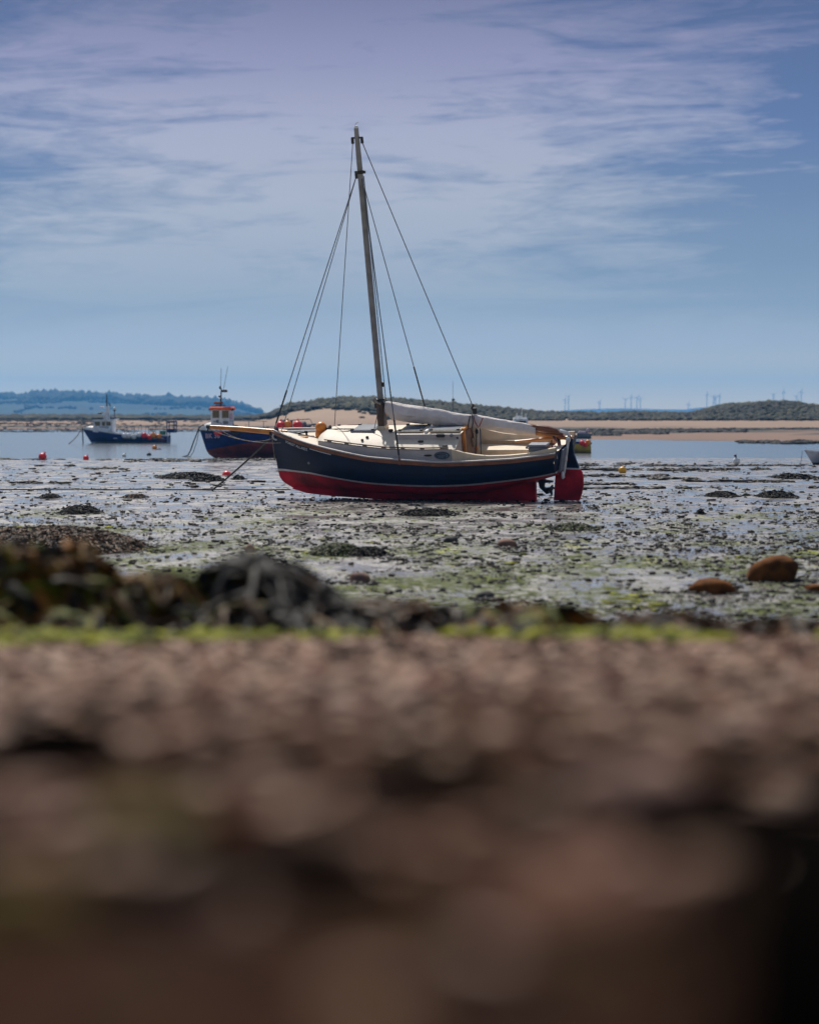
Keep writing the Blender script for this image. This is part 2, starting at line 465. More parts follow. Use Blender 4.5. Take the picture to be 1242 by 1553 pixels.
# ------------------------------------------------------------------ far shore: sandbank, dunes, hills
SHORE = [(-.60, 470), (-.17, 462), (-.06, 455), (-.02, 330), (.03, 235), (.07, 218), (.105, 207), (.17, 198), (.6, 190)]
SKY_D = [(-.6, 637.5), (-.17, 637.5), (-.075, 638.5), (-.066, 638.5), (-.058, 632.5), (-.050, 618.5), (-.039, 611.0), (-.021, 607.0), (-.006, 610.5), (.011, 613.5), (.022, 618.5), (.033, 621.5),
         (.05, 625.5), (.069, 629.5), (.077, 628.5), (.094, 626.5), (.105, 628.5), (.117, 629.5), (.125, 622.5), (.135, 616.5), (.149, 612.5), (.16, 614.5), (.171, 617.5), (.2, 614.5), (.3, 621.5), (.6, 619.5)]
YD = 430.0


def shore_z(X, Y):
    u = X / Y
    ys = interp(u, SHORE) + 14 * fbm(u * 40, Y * .004, 3, 31)
    d = Y - ys
    z = WZ - .06 + .0052 * np.maximum(d, 0) + np.minimum(d, 0) * .01
    z = z + .10 * fbm(X * .03, Y * .02, 4, 44) * np.clip(d / 20, 0, 1)
    z = np.minimum(z, .9 + .25 * fbm(X * .05, Y * .03, 3, 8))
    crest = CZ + (HZ - interp(u, SKY_D)) / F * YD
    crest = crest + np.clip(crest - .8, 0, 1) * 1.0 * fbm(u * 75, Y * .05, 4, 77)
    t = np.clip((Y - (YD - 62)) / 62, 0, 1.0); t = t * t * (3 - 2 * t)
    back = np.clip((Y - YD - 40) / 120, 0, 1)
    dune = crest * (1 - .5 * back) + .9 * fbm(X * .08, Y * .06, 4, 90) * np.clip(crest - .9, 0, 1.5) * (1 - t * .6)
    return np.where(crest > z, lerp(z, np.maximum(dune, z), t), z)


sand_m, nt, bs = nodes('beach_sand'); N, Lk = nt.nodes, nt.links
tc = N.new('ShaderNodeTexCoord'); sp = N.new('ShaderNodeSeparateXYZ'); Lk.new(tc.outputs['Object'], sp.inputs[0])
mpn = N.new('ShaderNodeMapping'); mpn.inputs['Scale'].default_value = (.05, .035, .3); Lk.new(tc.outputs['Object'], mpn.inputs['Vector'])
nn = N.new('ShaderNodeTexNoise'); nn.inputs['Scale'].default_value = 1.4; nn.inputs['Detail'].default_value = 7; Lk.new(mpn.outputs['Vector'], nn.inputs['Vector'])
ad = N.new('ShaderNodeMath'); ad.operation = 'MULTIPLY_ADD'; ad.inputs[1].default_value = .9; Lk.new(nn.outputs['Fac'], ad.inputs[0]); Lk.new(sp.outputs['Z'], ad.inputs[2])
rp = N.new('ShaderNodeValToRGB'); cr = rp.color_ramp
mr = N.new('ShaderNodeMapRange'); mr.inputs['From Min'].default_value = -.6; mr.inputs['From Max'].default_value = 2.0; Lk.new(ad.outputs[0], mr.inputs['Value'])
for p, c in [(.0, (.05, .045, .035)), (.17, (.07, .055, .04)), (.22, (.19, .115, .078)), (.31, (.21, .128, .088)), (.345, (.055, .048, .035)), (.41, (.05, .045, .034)), (.45, (.25, .165, .112)), (1, (.33, .225, .155))]:
    if p == 0: cr.elements[0].color = (*c, 1); cr.elements[0].position = 0
    elif p == 1: cr.elements[-1].color = (*c, 1)
    else:
        e = cr.elements.new(p); e.color = (*c, 1)
Lk.new(mr.outputs[0], rp.inputs['Fac']); Lk.new(rp.outputs['Color'], bs.inputs['Base Color']); bs.inputs['Roughness'].default_value = .85
bs.inputs['Specular IOR Level'].default_value = .2

Yr = np.concatenate([np.linspace(150, 360, 170), np.linspace(361, 440, 130), np.linspace(445, 800, 60)])
Uc = np.concatenate([np.linspace(-.6, -.22, 30), np.linspace(-.215, .215, 420), np.linspace(.22, .6, 30)])
Yg = np.repeat(Yr[:, None], len(Uc), 1); Xg = Yg * Uc[None]
tag(np_mesh('sandbank', np.stack([Xg, Yg, shore_z(Xg, Yg)], -1).reshape(-1, 3), grid_faces(len(Yr), len(Uc)), sand_m, smooth=True), kind='structure')

# marram grass and scrub on the dunes
n = 52000
u = rng.uniform(-.24, .24, n); Y = rng.uniform(YD - 62, YD + 30, n); X = u * Y
z = shore_z(X, Y); crest = CZ + (HZ - interp(u, SKY_D)) / F * YD
cover = fbm(X * .07, Y * .05, 4, 61) * 2.2
hrel = (z - .8) / np.maximum(crest - .8, .3)
keep = (z > .95) & (hrel + cover * .85 + rng.normal(0, .10, n) > np.where(u < .0, .40, np.where(u < .115, .36, .20)))
X, Y, z = X[keep], Y[keep], z[keep]
k = len(X); s = rng.uniform(.28, .9, k) * np.where(u[keep] > .03, .75, 1) * (1 + .5 * (fbm(X * .1, Y * .1, 2, 3)))
tag(scatter('dune_grass', lumps(7, ICO1, .22, 3), np.stack([X, Y, z], 1), np.stack([s * rng.uniform(.9, 1.7, k), s, s * rng.uniform(.5, 1.0, k)], 1), rng.uniform(0, 6.28, k), M['marram']),
    'grey green marram grass and scrub covering the dunes', 'dune grass', kind='stuff')
# the low grassy strip along the left shore
n = 9000
u = rng.uniform(-.30, -.055, n); Y = rng.uniform(560, 760, n); X = u * Y
s = rng.uniform(.5, 1.3, n) * (1 + fbm(X * .02, Y * .02, 3, 4))
zz = shore_z(X, Y) + .1
tag(scatter('shore_scrub', lumps(6, ICO1, .22, 6), np.stack([X, Y, zz], 1), np.stack([s * 2.2, s, s * .95], 1), rng.uniform(0, .6, n), M['marram']),
    'low grey green scrub strip behind the far left sandbank', 'scrub', kind='stuff')


def hill(name, Y0, prof, depth, base, m, umin, umax, seed):
    us = np.linspace(umin, umax, 260); rws = np.linspace(0, 1, 34)
    U, T = np.meshgrid(us, rws)
    crest = CZ + (HZ - interp(U, prof)) / F * Y0
    prof_t = np.where(T < .55, (T / .55) ** .8, 1 - (T - .55) / .45 * .6)
    Yh = Y0 + (T - .55) * depth
    Zh = base + (crest - base) * prof_t + (crest - base) * .06 * fbm(U * 60, T * 5, 4, seed) * np.sin(np.pi * T)
    return tag(np_mesh(name, np.stack([U * Y0, Yh, Zh], -1).reshape(-1, 3), grid_faces(len(rws), len(us)), m, smooth=True), kind='structure'), crest


hm, nt, bs = nodes('wooded_farmland'); N, Lk = nt.nodes, nt.links
tc = N.new('ShaderNodeTexCoord'); nn = N.new('ShaderNodeTexNoise'); nn.inputs['Scale'].default_value = .006; nn.inputs['Detail'].default_value = 5
mp = N.new('ShaderNodeMapping'); mp.inputs['Scale'].default_value = (1, .6, 4); Lk.new(tc.outputs['Object'], mp.inputs['Vector']); Lk.new(mp.outputs['Vector'], nn.inputs['Vector'])
rp = N.new('ShaderNodeValToRGB'); rp.color_ramp.elements[0].position = .46; rp.color_ramp.elements[0].color = (.008, .016, .014, 1)
rp.color_ramp.elements[1].position = .56; rp.color_ramp.elements[1].color = (.024, .045, .030, 1)
Lk.new(nn.outputs['Fac'], rp.inputs['Fac']); Lk.new(rp.outputs['Color'], bs.inputs['Base Color']); bs.inputs['Roughness'].default_value = .95
HL = [(-.7, 596), (-.3, 600), (-.171, 601), (-.160, 602), (-.156, 598), (-.146, 599), (-.130, 600), (-.115, 604), (-.10, 606), (-.085, 608), (-.077, 611), (-.07, 617), (-.062, 626), (-.05, 634), (-.04, 637)]
hill('far_hill', 3400, HL, 1500, -1, hm, -.7, -.04, 15)
HR = [(.055, 632), (.064, 622), (.075, 620), (.09, 619), (.105, 620.5), (.115, 621), (.121, 618), (.135, 617), (.15, 618), (.17, 613), (.3, 610), (.6, 620)]
hill('distant_ridge', 6000, HR, 1600, -1, hm, .055, .6, 19)
# woods along the crest of the far hill
n = 2300
u = np.concatenate([rng.uniform(-.19, -.062, n), rng.normal(-.146, .006, 160)]); k = len(u)
Y = 3400 + rng.uniform(-420, 20, k)
keepw = Y > 3400 - 60 - 420 * np.clip(.45 + fbm(u * 45, u * 0, 3, 13), 0, 1); u, Y = u[keepw], Y[keepw]; k = len(u)
zc_ = CZ + (HZ - interp(u, HL)) / F * 3400
s = rng.uniform(2.2, 5.0, k) * np.where(rng.random(k) < .12, 1.35, 1)
zz = -1 + (zc_ + 1) * (1 - (3400 - Y) / 825) ** .8 + s * .3
tag(scatter('far_woods', lumps(6, ICO1, .2, 9), np.stack([u * Y, Y, zz], 1), np.stack([s * 1.1, s, s], 1), rng.uniform(0, 6.28, k), M['wood_far']),
    'bluish woods along the crest of the far left hill', 'woods', kind='stuff')

n = 2600
u = rng.uniform(-.19, -.06, n); Y = rng.uniform(2610, 3150, n)
keep = np.abs(fbm(u * 26, Y * .004, 3, 23)) < .022 + .05 * (fbm(u * 14, Y * .003, 2, 29) > .12)
u, Y = u[keep], Y[keep]; k = len(u)
T = (Y - 3400) / 1500 + .55; zz = -1 + (CZ + (HZ - interp(u, HL)) / F * 3400 + 1) * (T / .55) ** .8
s = rng.uniform(1.2, 3.0, k)
tag(scatter('hedgerows', lumps(6, ICO1, .2, 31), np.stack([u * 3400, Y, zz + s * .3], 1), np.stack([s * 1.5, s, s], 1), rng.uniform(0, 6.28, k), M['wood_far']),
    'hedgerows and copses across the fields of the far left hill', 'hedges', kind='stuff')

# wind turbines beyond the dunes
turb = [(857, 606, 622, .2), (862, 601, 622, .9), (909, 610, 622, .5), (948, 606, 622, 1.2), (957, 602, 622, .1), (966, 603, 622, .7), (971, 604, 622, 1.5), (1044, 613, 622, .4), (1072, 598, 622, .0), (1082, 602, 622, .8),
        (1085, 603, 622, 1.4), (1091, 600, 622, .3), (1173, 599, 615, 1.0), (1188, 594, 615, .15), (1208, 601, 615, .6), (1215, 594, 615, .25)]
where = ['left of the close pair just right of the rudder', 'right of the close pair just right of the rudder', 'faint lone one between the pair and the four', 'leftmost of the four together', 'second of the four together',
         'third of the four together', 'rightmost of the four together', 'small lone one left of the grassy dune', 'tallest at the left end of the middle cluster', 'left of the overlapping two in the middle cluster',
         'right of the overlapping two in the middle cluster', 'right end of the middle cluster', 'leftmost above the grassy dune top', 'tall one second above the grassy dune', 'short third one above the grassy dune', 'tall rightmost one near the photo edge']
for (px, hub, base, a0), w in zip(turb, where):
    Yt = 6400.0; bl = 10.0
    h = at(px, hub, Yt); bz = 4.0
    t = empty('wind_turbine', Matrix.Translation((h.x, Yt, bz)), 'distant wind turbine, ' + w, 'wind turbine', 'wind turbines on the horizon')
    H = h.z - bz
    MB().tube([(0, 0, 0), (0, 0, H)], [1.3, .8], 8).build('tower', M['turbine'], t)
    MB().box((0, -1, H + .6), (1.8, 5, 1.8), .4).build('nacelle', M['turbine'], t)
    for b in range(3):
        an = a0 + b * 2.094; d = Vector((math.sin(an), 0, math.cos(an)))
        MB().tube([Vector((0, -4.5, H + .6)), Vector((0, -4.5, H + .6)) + d * bl * .5, Vector((0, -4.5, H + .6)) + d * bl], [.6, .6, .2], 6).build('blade', M['turbine'], t)

# ------------------------------------------------------------------ boats
class Hull:
    """lofted hull: half breadth b(u), sheer zs(u), bottom zc(u), fullness p,q(u), stem and transom as x(z)"""
    def __init__(s, b, zs, zc, pq, stem, trans): s.b, s.zs, s.zc, s.pq, s.stem, s.trans = b, zs, zc, pq, stem, trans
    def pt(s, u, z, side=1, off=0.0):
        zs, zc = s.zs(u), s.zc(u); w = min(1, max(0, (z - zc) / (zs - zc))); p, q = s.pq(u)
        b = s.b(u); y = b * max(0, 1 - (1 - w) ** p) ** (1 / q) + off * min(1, b / .25)
        return Vector((lerp(s.trans(z), s.stem(z), u), side * y, z))
    def at_x(s, x, z, side=1, off=0.0):
        u = (x - s.trans(z)) / (s.stem(z) - s.trans(z)); return s.pt(min(1, max(0, u)), z, side, off)
    def band(s, mb, z0, z1, nu=60, nv=8, o0=0.0, o1=0.0, us=None, vpow=1.0):
        us = us if us is not None else np.linspace(0, 1, nu) ** .85
        for side in (1, -1):
            v = []
            for u in us:
                for k in range(nv + 1):
                    t = (k / nv) ** vpow
                    v.append(s.pt(u, lerp(z0(u), z1(u), t), side, lerp(o0, o1, t)))
            mb.add(v, grid_faces(len(us), nv + 1).tolist())
        return mb
    def cap(s, mb, z0, z1, n=10, vpow=1.0):
        v = []
        for k in range(n + 1):
            z = lerp(z0, z1, (k / n) ** vpow); v += [s.pt(0, z, 1), s.pt(0, z, -1)]
        return mb.add(v, [(2 * k, 2 * k + 1, 2 * k + 3, 2 * k + 2) for k in range(n)])
    def strip(s, mb, zf, h, t, us, inset=0.0):
        """a batten of height h and thickness t following height zf(u) along both sides"""
        for side in (1, -1):
            v = []
            for u in us:
                z = zf(u); p = s.pt(u, z - h / 2, side, inset); q = s.pt(u, z + h / 2, side, inset); ty = Vector((0, side * t, 0))
                v += [p, p + ty, q + ty, q]
            f = []
            for i in range(len(us) - 1):
                for k in range(4): f.append((i * 4 + k, i * 4 + (k + 1) % 4, i * 4 + 4 + (k + 1) % 4, i * 4 + 4 + k))
            n = (len(us) - 1) * 4
            mb.add(v, f + [(0, 1, 2, 3), (n, n + 1, n + 2, n + 3)])
        return mb


def sheet(mb, xs, y0, y1, zf, ny=6):
    v = []
    for x in xs:
        a, b = y0(x), y1(x)
        for k in range(ny + 1):
            y = lerp(a, b, k / ny); v.append((x, y, zf(x, y)))
    return mb.add(v, grid_faces(len(xs), ny + 1).tolist())


# ---- the sailing boat aground in the middle
SB = empty('sailing_boat', frame(20, 13, .5, ((855 - 621) / F * 49.9, 49.9, 0.0)),
           'navy and cream gaff sailing boat with red bottom heeled over aground on the wet mud', 'sailing boat')
LS = 6.45
SHEER = [(-.12, 1.235), (.22, 1.20), (.83, 1.152), (1.7, 1.135), (2.35, 1.132), (3.08, 1.18), (3.89, 1.232), (4.93, 1.37), (5.6, 1.46), (6.0, 1.525), (6.45, 1.585)]
BOOT = [(0, .72), (.3, .675), (.9, .634), (1.8, .580), (2.4, .577), (3.2, .588), (4.0, .61), (4.8, .662), (5.5, .70), (6.3, .675), (6.45, .66)]


def s_b(u):
    if u < .42: return .84 + .36 * math.sin(u / .42 * math.pi / 2)
    return 1.2 * (1 - ((u - .42) / .58) ** 2.5) + .012 * (u > .99)


sh = Hull(s_b, lambda u: float(interp(u * LS, SHEER)),
          lambda u: float(interp(u, [(0, .60), (.1, .42), (.23, .27), (.45, .19), (.7, .19), (.85, .23), (.95, .27), (1, .275)])),
          lambda u: (float(interp(u, [(0, 2.2), (.4, 3.1), (.7, 2.4), (1, 1.5)])), float(interp(u, [(0, 1.9), (.4, 2.0), (.7, 1.6), (1, 1.15)]))),
          lambda z: float(interp(z, [(.03, 5.6), (.17, 5.75), (.27, 6.09), (.41, 6.31), (.51, 6.38), (.66, 6.41), (1.09, 6.44), (1.55, 6.49)])),
          lambda z: -.14 * (z - .6) / .62)
bz = lambda u: float(interp(u * LS, BOOT))
U = np.linspace(0, 1, 70)
mb = MB(); nst = 4
for k in range(nst):      # overlapping strakes
    sh.band(mb, lambda u, k=k: lerp(bz(u) + .045, sh.zs(u), k / nst), lambda u, k=k: lerp(bz(u) + .045, sh.zs(u), (k + 1) / nst), nv=3, o0=.016, o1=.002, us=U)
sh.cap(mb, bz(0) + .045, sh.zs(0))
mb.build('hull', M['navy'], SB, True)
mb = MB(); sh.band(mb, bz, lambda u: bz(u) + .047, nv=1, o0=.006, o1=.018, us=U); sh.cap(mb, bz(0), bz(0) + .045, 2)
mb.build('boot_stripe', M['boot'], SB, True)
mb = MB(); sh.band(mb, sh.zc, bz, nv=10, us=U, vpow=2.0); sh.cap(mb, sh.zc(0) + .001, bz(0), 6)
mb.build('hull_bottom', M['red'], SB, True)
kp = [(.575, .46), (.60, .012), (2.0, .006), (3.2, .01), (4.2, .045), (5.2, .11), (5.75, .17), (6.1, .272), (5.9, .32), (4.5, .30), (2.5, .30), (1.5, .36)]
MB().prism(kp, -.055, .055).build('keel', M['red'], SB)
sh.strip(MB(), lambda u: sh.zs(u) - .045, .065, .035, np.linspace(0, .995, 70)).build('rubbing_strake', M['mahogany'], SB, True)
sh.strip(MB(), lambda u: sh.zs(u) + .008, .030, -.05, np.linspace(0, .985, 70), .012).build('toe_rail', M['side_grey'], SB, True)

YC = [(1.98, .96), (2.7, .99), (3.5, .97), (4.2, .89), (4.5, .83), (5.0, .68), (5.16, .60)]
ZE = [(1.9, 1.352), (2.7, 1.347), (3.5, 1.366), (4.2, 1.42), (4.5, 1.445), (5.0, 1.468), (5.16, 1.465)]
ZC = [(1.9, 1.585), (3.0, 1.58), (3.9, 1.575), (4.6, 1.585), (5.0, 1.60), (5.16, 1.585)]
yc = lambda x: float(interp(x, YC)); ze = lambda x: float(interp(x, ZE)); zcr = lambda x: float(interp(x, ZC))
roof = lambda x, y: ze(x) + (zcr(x) - ze(x)) * (1 - min(1, abs(y / yc(x))) ** 2.3)
hb = lambda x, z=1.2: sh.at_x(x, z).y
dk = lambda x, y: float(interp(x, SHEER)) - .035 + .03 * (1 - min(1, (abs(y) / max(.2, hb(x)))) ** 2)
mb = MB()
xs = np.linspace(1.95, 5.16, 30)
for sd in (1, -1): sheet(mb, np.linspace(-.1, 5.17, 40), lambda x: sd * (hb(x) - .005), lambda x: sd * (hb(x) - .32), lambda x, y: dk(x, y), 2)
sheet(mb, np.linspace(5.1, 6.42, 16), lambda x: -max(.02, hb(x) - .005), lambda x: max(.02, hb(x) - .005), dk, 8)
sheet(mb, np.linspace(-.13, .12, 3), lambda x: -.55, lambda x: .55, dk, 4)
mb.build('deck', M['deck_cream'], SB, True)
mb = MB()
for sd in (1, -1):
    v = []
    for x in np.linspace(2.0, 5.16, 34): v += [(x, sd * (yc(x) + .012), dk(x, yc(x)) - .02), (x, sd * yc(x), ze(x))]
    mb.add(v, [(2 * i, 2 * i + 1, 2 * i + 3, 2 * i + 2) for i in range(33)])
for x in (5.16, 2.0):
    v = [(x, y, z) for y in np.linspace(-yc(x), yc(x), 15) for z in (dk(x, y) - .02 if x > 3 else .72, roof(x, y))]
    mb.add(v, [(2 * i, 2 * i + 1, 2 * i + 3, 2 * i + 2) for i in range(14)])
mb.build('cabin', M['side_grey'], SB, True)
mb = MB(); v = []
xs = np.linspace(1.96, 5.2, 40)
for x in xs:
    x2 = min(x, 5.16)
    for k in range(25):
        t = k / 24 * 2 - 1; y = yc(x2) * 1.012 * math.copysign(abs(t) ** .9, t); v.append((x, y, roof(x2, y) + .012 - (.03 if x > 5.16 else 0)))
mb.add(v, grid_faces(len(xs), 25).tolist()).build('cabin_roof', M['deck_cream'], SB, True)
# wooden grab rails along both roof edges with their feet
for sd in (1, -1):
    ex = [x for x in np.linspace(2.12, 4.98, 24)]
    mb = MB().tube([(x, sd * (yc(x) - .012), ze(x) + .045) for x in ex], .014, 6)
    for x in np.linspace(2.25, 4.85, 7): mb.box((x, sd * (yc(x) - .012), ze(x) + .022), (.09, .02, .035))
    mb.build('grab_rail', M['mahogany'] if sd < 0 else M['door_wood'], SB, True)
# raised hatch garage with its grey sides
gz = lambda x, y: 1.642 - .035 * (y / .66) ** 2
mb = MB(); v = []
gx = np.linspace(1.93, 3.36, 12)
for x in gx:
    for k in range(9): y = -.66 + 1.32 * k / 8; v.append((x, y, gz(x, y)))
mb.add(v, grid_faces(12, 9).tolist())
mb.add([(3.36, y, z) for y in np.linspace(-.66, .66, 9) for z in (roof(3.36, y), gz(3.36, y))], [(2 * i, 2 * i + 1, 2 * i + 3, 2 * i + 2) for i in range(8)])
G = mb.build('hatch_garage', M['cream'], SB, True)
mb = MB()
for sd in (1, -1):
    v = []
    for x in gx: v += [(x, sd * .663, roof(x, .66) + .005), (x, sd * .663, gz(x, .66) + .004), (x, sd * .62, gz(x, .62) + .006)]
    mb.add(v, grid_faces(12, 3).tolist())
mb.build('garage_side', M['side_grey'], SB)


def hatch(x0, x1, y0, y1, zf, name='deck_hatch', h=.05):
    c = ((x0 + x1) / 2, (y0 + y1) / 2); z = zf(*c)
    o = MB().box((*c, z + h / 2 - .01), (x1 - x0, y1 - y0, h), .018).build(name, M['hatch_frame'] if x0 > 3.5 else M['cream'], SB)
    MB().box((*c, z + h - .008), (x1 - x0 - .08, y1 - y0 - .07, .012), .004).build('glass', M['glass'], o)
    for yy in (y0 + .06, y1 - .06):
        for xx in (x1 - .03, x0 + .03): MB().box((xx, yy, z + h), (.07, .06, .035), .01).build('hinge', M['black'], o)


hatch(3.99, 4.52, -.28, .32, lambda x, y: roof(x, y) - .0)
hatch(2.80, 3.34, -.05, .58, gz, h=.035)
hatch(1.98, 2.64, -.05, .60, gz, 'sliding_hatch', .045)
MB().box((2.72, .10, 1.645), (.07, 1.0, .05), .012).build('hatch_beam', M['white'], SB)
# companionway doors
o = MB().box((1.965, 0, 1.27), (.035, .70, .66), .008).build('companionway_door', M['door_wood'], SB)
mb = MB()
for y in (-.38, .38): mb.box((1.955, y, 1.28), (.07, .06, .72), .01)
mb.box((1.955, 0, 1.645), (.07, .82, .05), .01).build('door_frame', M['wood'], o)
# cockpit: coamings, seats, sole
CT = [(-.15, 1.33), (.0, 1.315), (.45, 1.235), (.86, 1.212), (1.26, 1.215), (1.54, 1.245), (1.74, 1.285), (2.03, 1.365)]
CY = [(-.15, .74), (.45, .85), (.86, .91), (1.26, .965), (1.74, .985), (2.03, .99)]
ctop = lambda x: float(interp(x, CT)); cy = lambda x: float(interp(x, CY))
for sd in (1, -1):
    mb = MB(); v = []
    xs = np.linspace(-.13, 2.03, 26)
    for x in xs: v += [(x, sd * (cy(x) + .03), dk(x, cy(x)) - .01), (x, sd * (cy(x) + .012), ctop(x)), (x, sd * (cy(x) - .045), ctop(x) + .004), (x, sd * (cy(x) - .10), 1.10), (x, sd * (cy(x) - .11), .72 if x > .9 else 1.07)]
    mb.add(v, grid_faces(len(xs), 5).tolist()).build('coaming', M['cream'], SB, True)
mb = MB()
for sd in (1, -1):
    mb.add([(x, sd * y, z) for x in (.14, 2.0) for y, z in ((.74 if x < 1 else .86, 1.035), (.36, 1.02), (.345, 1.0), (.345, .80))], grid_faces(2, 4).tolist())
mb.build('cockpit_seat', M['cream'], SB)
mb = MB().add([(x, y, .81) for x in (.14, 2.0) for y in (-.345, .345)], [(0, 1, 3, 2)])
mb.add([(.12, y, z) for y in (-.5, .5) for z in (.88, 1.20)], [(0, 1, 3, 2)]).build('cockpit_sole', M['cream'], SB)
# mast and its fittings
mast = MB().tube([(3.89, 0, 1.6), (3.885, 0, 2.2), (3.885, 0, 5), (3.885, 0, 7.3), (3.885, 0, 8.0)], [.068, .066, .064, .058, .048], 14).build('mast', M['alu'], SB, True)
MB().tube([(3.885, 0, 7.05), (3.885, 0, 7.12)], .085, 12).box((3.80, 0, 7.08), (.06, .05, .06)).box((3.97, 0, 7.03), (.06, .05, .16)).build('mast_band', M['black'], mast)
MB().box((3.885, 0, 7.80), (.26, .04, .04), .01).box((3.78, 0, 7.74), (.06, .04, .13), .01).box((3.99, 0, 7.74), (.06, .04, .13), .01).build('crosstree', M['black'], mast)
MB().tube([(3.885, 0, 8.0), (3.885, 0, 8.05)], [.05, .03], 10).tube([(3.90, 0, 8.04), (3.88, 0, 8.10), (3.82, 0, 8.12)], .008, 6).build('masthead_cap', M['whitebuoy'], mast)
MB().box((3.80, 0, 2.55), (.05, .05, .10)).build('cleat', M['black'], mast)
tab = MB()
for y in (-.085, .085): tab.box((3.89, y, 1.83), (.15, .035, .60), .01)
tab = tab.box((3.83, 0, 1.83), (.03, .15, .58), .005).build('tabernacle', M['brown_mast'], SB)
MB().box((3.89, 0, 1.60), (.19, .26, .13), .02).build('mast_step', M['cream'], tab)
mb = MB()
for z in (2.06, 2.13, 2.22): mb.tube([(3.885, 0, z - .022), (3.885, 0, z + .022)], .092, 12)
for a, z in ((.5, 2.10), (2.2, 2.18), (3.6, 2.14), (5.0, 2.24)): mb.box((3.885 + .11 * math.cos(a), .11 * math.sin(a), z), (.06, .06, .11), .015)
mb.build('gooseneck_band', M['black'], mast)
MB().tube([(3.97, .05, 2.12), (4.02, .07, 2.2), (3.99, .09, 2.26), (3.93, .1, 2.18), (3.86, .1, 2.14), (3.82, .09, 2.2)], .022, 6).build('rope_coil', M['pale_rope'], mast)
# boom, gaff and the bundled sail under its grey cover
MB().tube([(3.78, 0, 1.92), (2, 0, 1.70), (.5, 0, 1.462), (-.22, 0, 1.345)], [.045, .05, .05, .042], 10).build('boom', M['wood'], SB, True)
MB().tube([(3.7, 0, 2.06), (2, 0, 1.82), (.5, 0, 1.59), (.12, 0, 1.50), (-.1, 0, 1.46)], [.045, .05, .06, .055, .05], 10).build('gaff', M['mahogany'], SB, True)
MB().tube([(.47, .0, 1.60), (.2, .02, 1.57), (.02, .02, 1.52)], [.05, .05, .03], 8).build('sail_end', M['mahogany'], SB, True)
MB().tube([(-.03, 0, 1.50), (-.17, .01, 1.47), (-.24, .02, 1.40)], [.05, .045, .03], 8).build('gaff_lashing', M['whitebuoy'], SB, True)
TOP = [(.48, 1.645), (.8, 1.70), (1.2, 1.765), (1.6, 1.845), (1.72, 1.868), (1.86, 1.862), (2.0, 1.89), (2.4, 1.965), (2.9, 2.055), (3.4, 2.135), (3.66, 2.18), (3.78, 2.17)]
BOT = [(.48, 1.40), (.8, 1.43), (1.2, 1.485), (1.6, 1.55), (1.72, 1.565), (1.86, 1.592), (2.0, 1.585), (2.4, 1.61), (2.9, 1.675), (3.4, 1.735), (3.66, 1.80), (3.78, 1.90)]
xs = np.linspace(.48, 3.78, 150); v = []; nr = 26
for x in xs:
    zt, zb = float(interp(x, TOP)), float(interp(x, BOT)); h = (zt - zb) / 2; zc0 = (zt + zb) / 2
    wd = h * .80 * (1 - .12 * math.exp(-((x - 1.86) / .06) ** 2)) * (1 - .25 * max(0, (x - 3.5) / .28))
    for k in range(nr):
        a = 2 * math.pi * k / nr; yy, zz = math.cos(a), math.sin(a)
        w = 1 + .36 * (float(fbm(x * 5.5 + zz * 1.9, a * 1.3, 3, 5))) + .30 * float(fbm(x * 1.2 - zz * 2.0, a * .8, 2, 12))
        pt_ = abs(zz) ** .8 * math.copysign(1, zz) if zz > 0 else zz
        v.append((x + .05 * (zz > .9), wd * yy * w * (1 - .35 * max(0, zz)), zc0 + h * pt_ * (1 + (w - 1) * .55)))
f = []
for i in range(len(xs) - 1):
    for k in range(nr): f.append((i * nr + k, i * nr + (k + 1) % nr, (i + 1) * nr + (k + 1) % nr, (i + 1) * nr + k))
f += [tuple(range(nr)), tuple(range((len(xs) - 1) * nr, len(xs) * nr))]
cv = MB().add(v, f).build('sail_cover', M['canvas'], SB, True)
MB().tube([(1.83, .17, 1.62), (1.80, .16, 1.75), (1.84, .08, 1.87), (1.87, -.06, 1.88)], .012, 6).tube([(1.92, .165, 1.62), (1.90, .15, 1.75), (1.88, .08, 1.87)], .012, 6).build('lashing', M['rope'], cv)
MB().tube([(1.79, .13, 1.87), (1.75, .185, 1.76), (1.68, .205, 1.64)], .011, 6).tube([(1.58, .14, 1.84), (1.62, .19, 1.74), (1.66, .20, 1.66)], .010, 6).build('lacing', M['red_rope'], cv)
MB().box((1.80, .0, 1.95), (.10, .07, .13), .02).tube([(1.80, 0, 1.9), (1.85, .03, 2.02), (1.80, .02, 2.1)], .022, 6).build('topping_lift_block', M['black'], SB)
# bowsprit and stem head
bs_ = MB().tube([(6.1, 0, 1.51), (6.5, 0, 1.535), (7.2, 0, 1.60), (7.96, 0, 1.655)], [.06, .064, .056, .04], 12).build('bowsprit', M['wood'], SB, True)
MB().tube([(7.92, 0, 1.652), (8.0, 0, 1.66)], .045, 10).tube([(7.97, 0, 1.63), (7.99, 0, 1.56)], .016, 6).build('end_fitting', M['black'], bs_)
MB().box((6.42, .0, 1.50), (.20, .16, .12), .03).tube([(6.5, 0, 1.44), (6.3, .04, 1.58)], .06, 8).build('stem_head', M['black'], SB)
MB().torus((6.34, .1, 1.45), .07, .022, 'y').build('bow_roller', M['boot'], SB)
MB().tube([(6.2, .0, 1.53), (5.27, 0, 1.545)], .03, 10).build('whisker_pole', M['whitebuoy'], SB)
MB().box((5.76, .20, 1.435), (.42, .07, .07), .015).build('chock', M['wood'], SB)
MB().tube([(5.66, 0, 1.42), (5.66, 0, 1.56)], .025, 8).tube([(5.82, .1, 1.52), (5.52, -.06, 1.53)], .02, 8).box((5.66, 0, 1.53), (.1, .08, .06), .02).build('mooring_bitts', M['black'], SB)
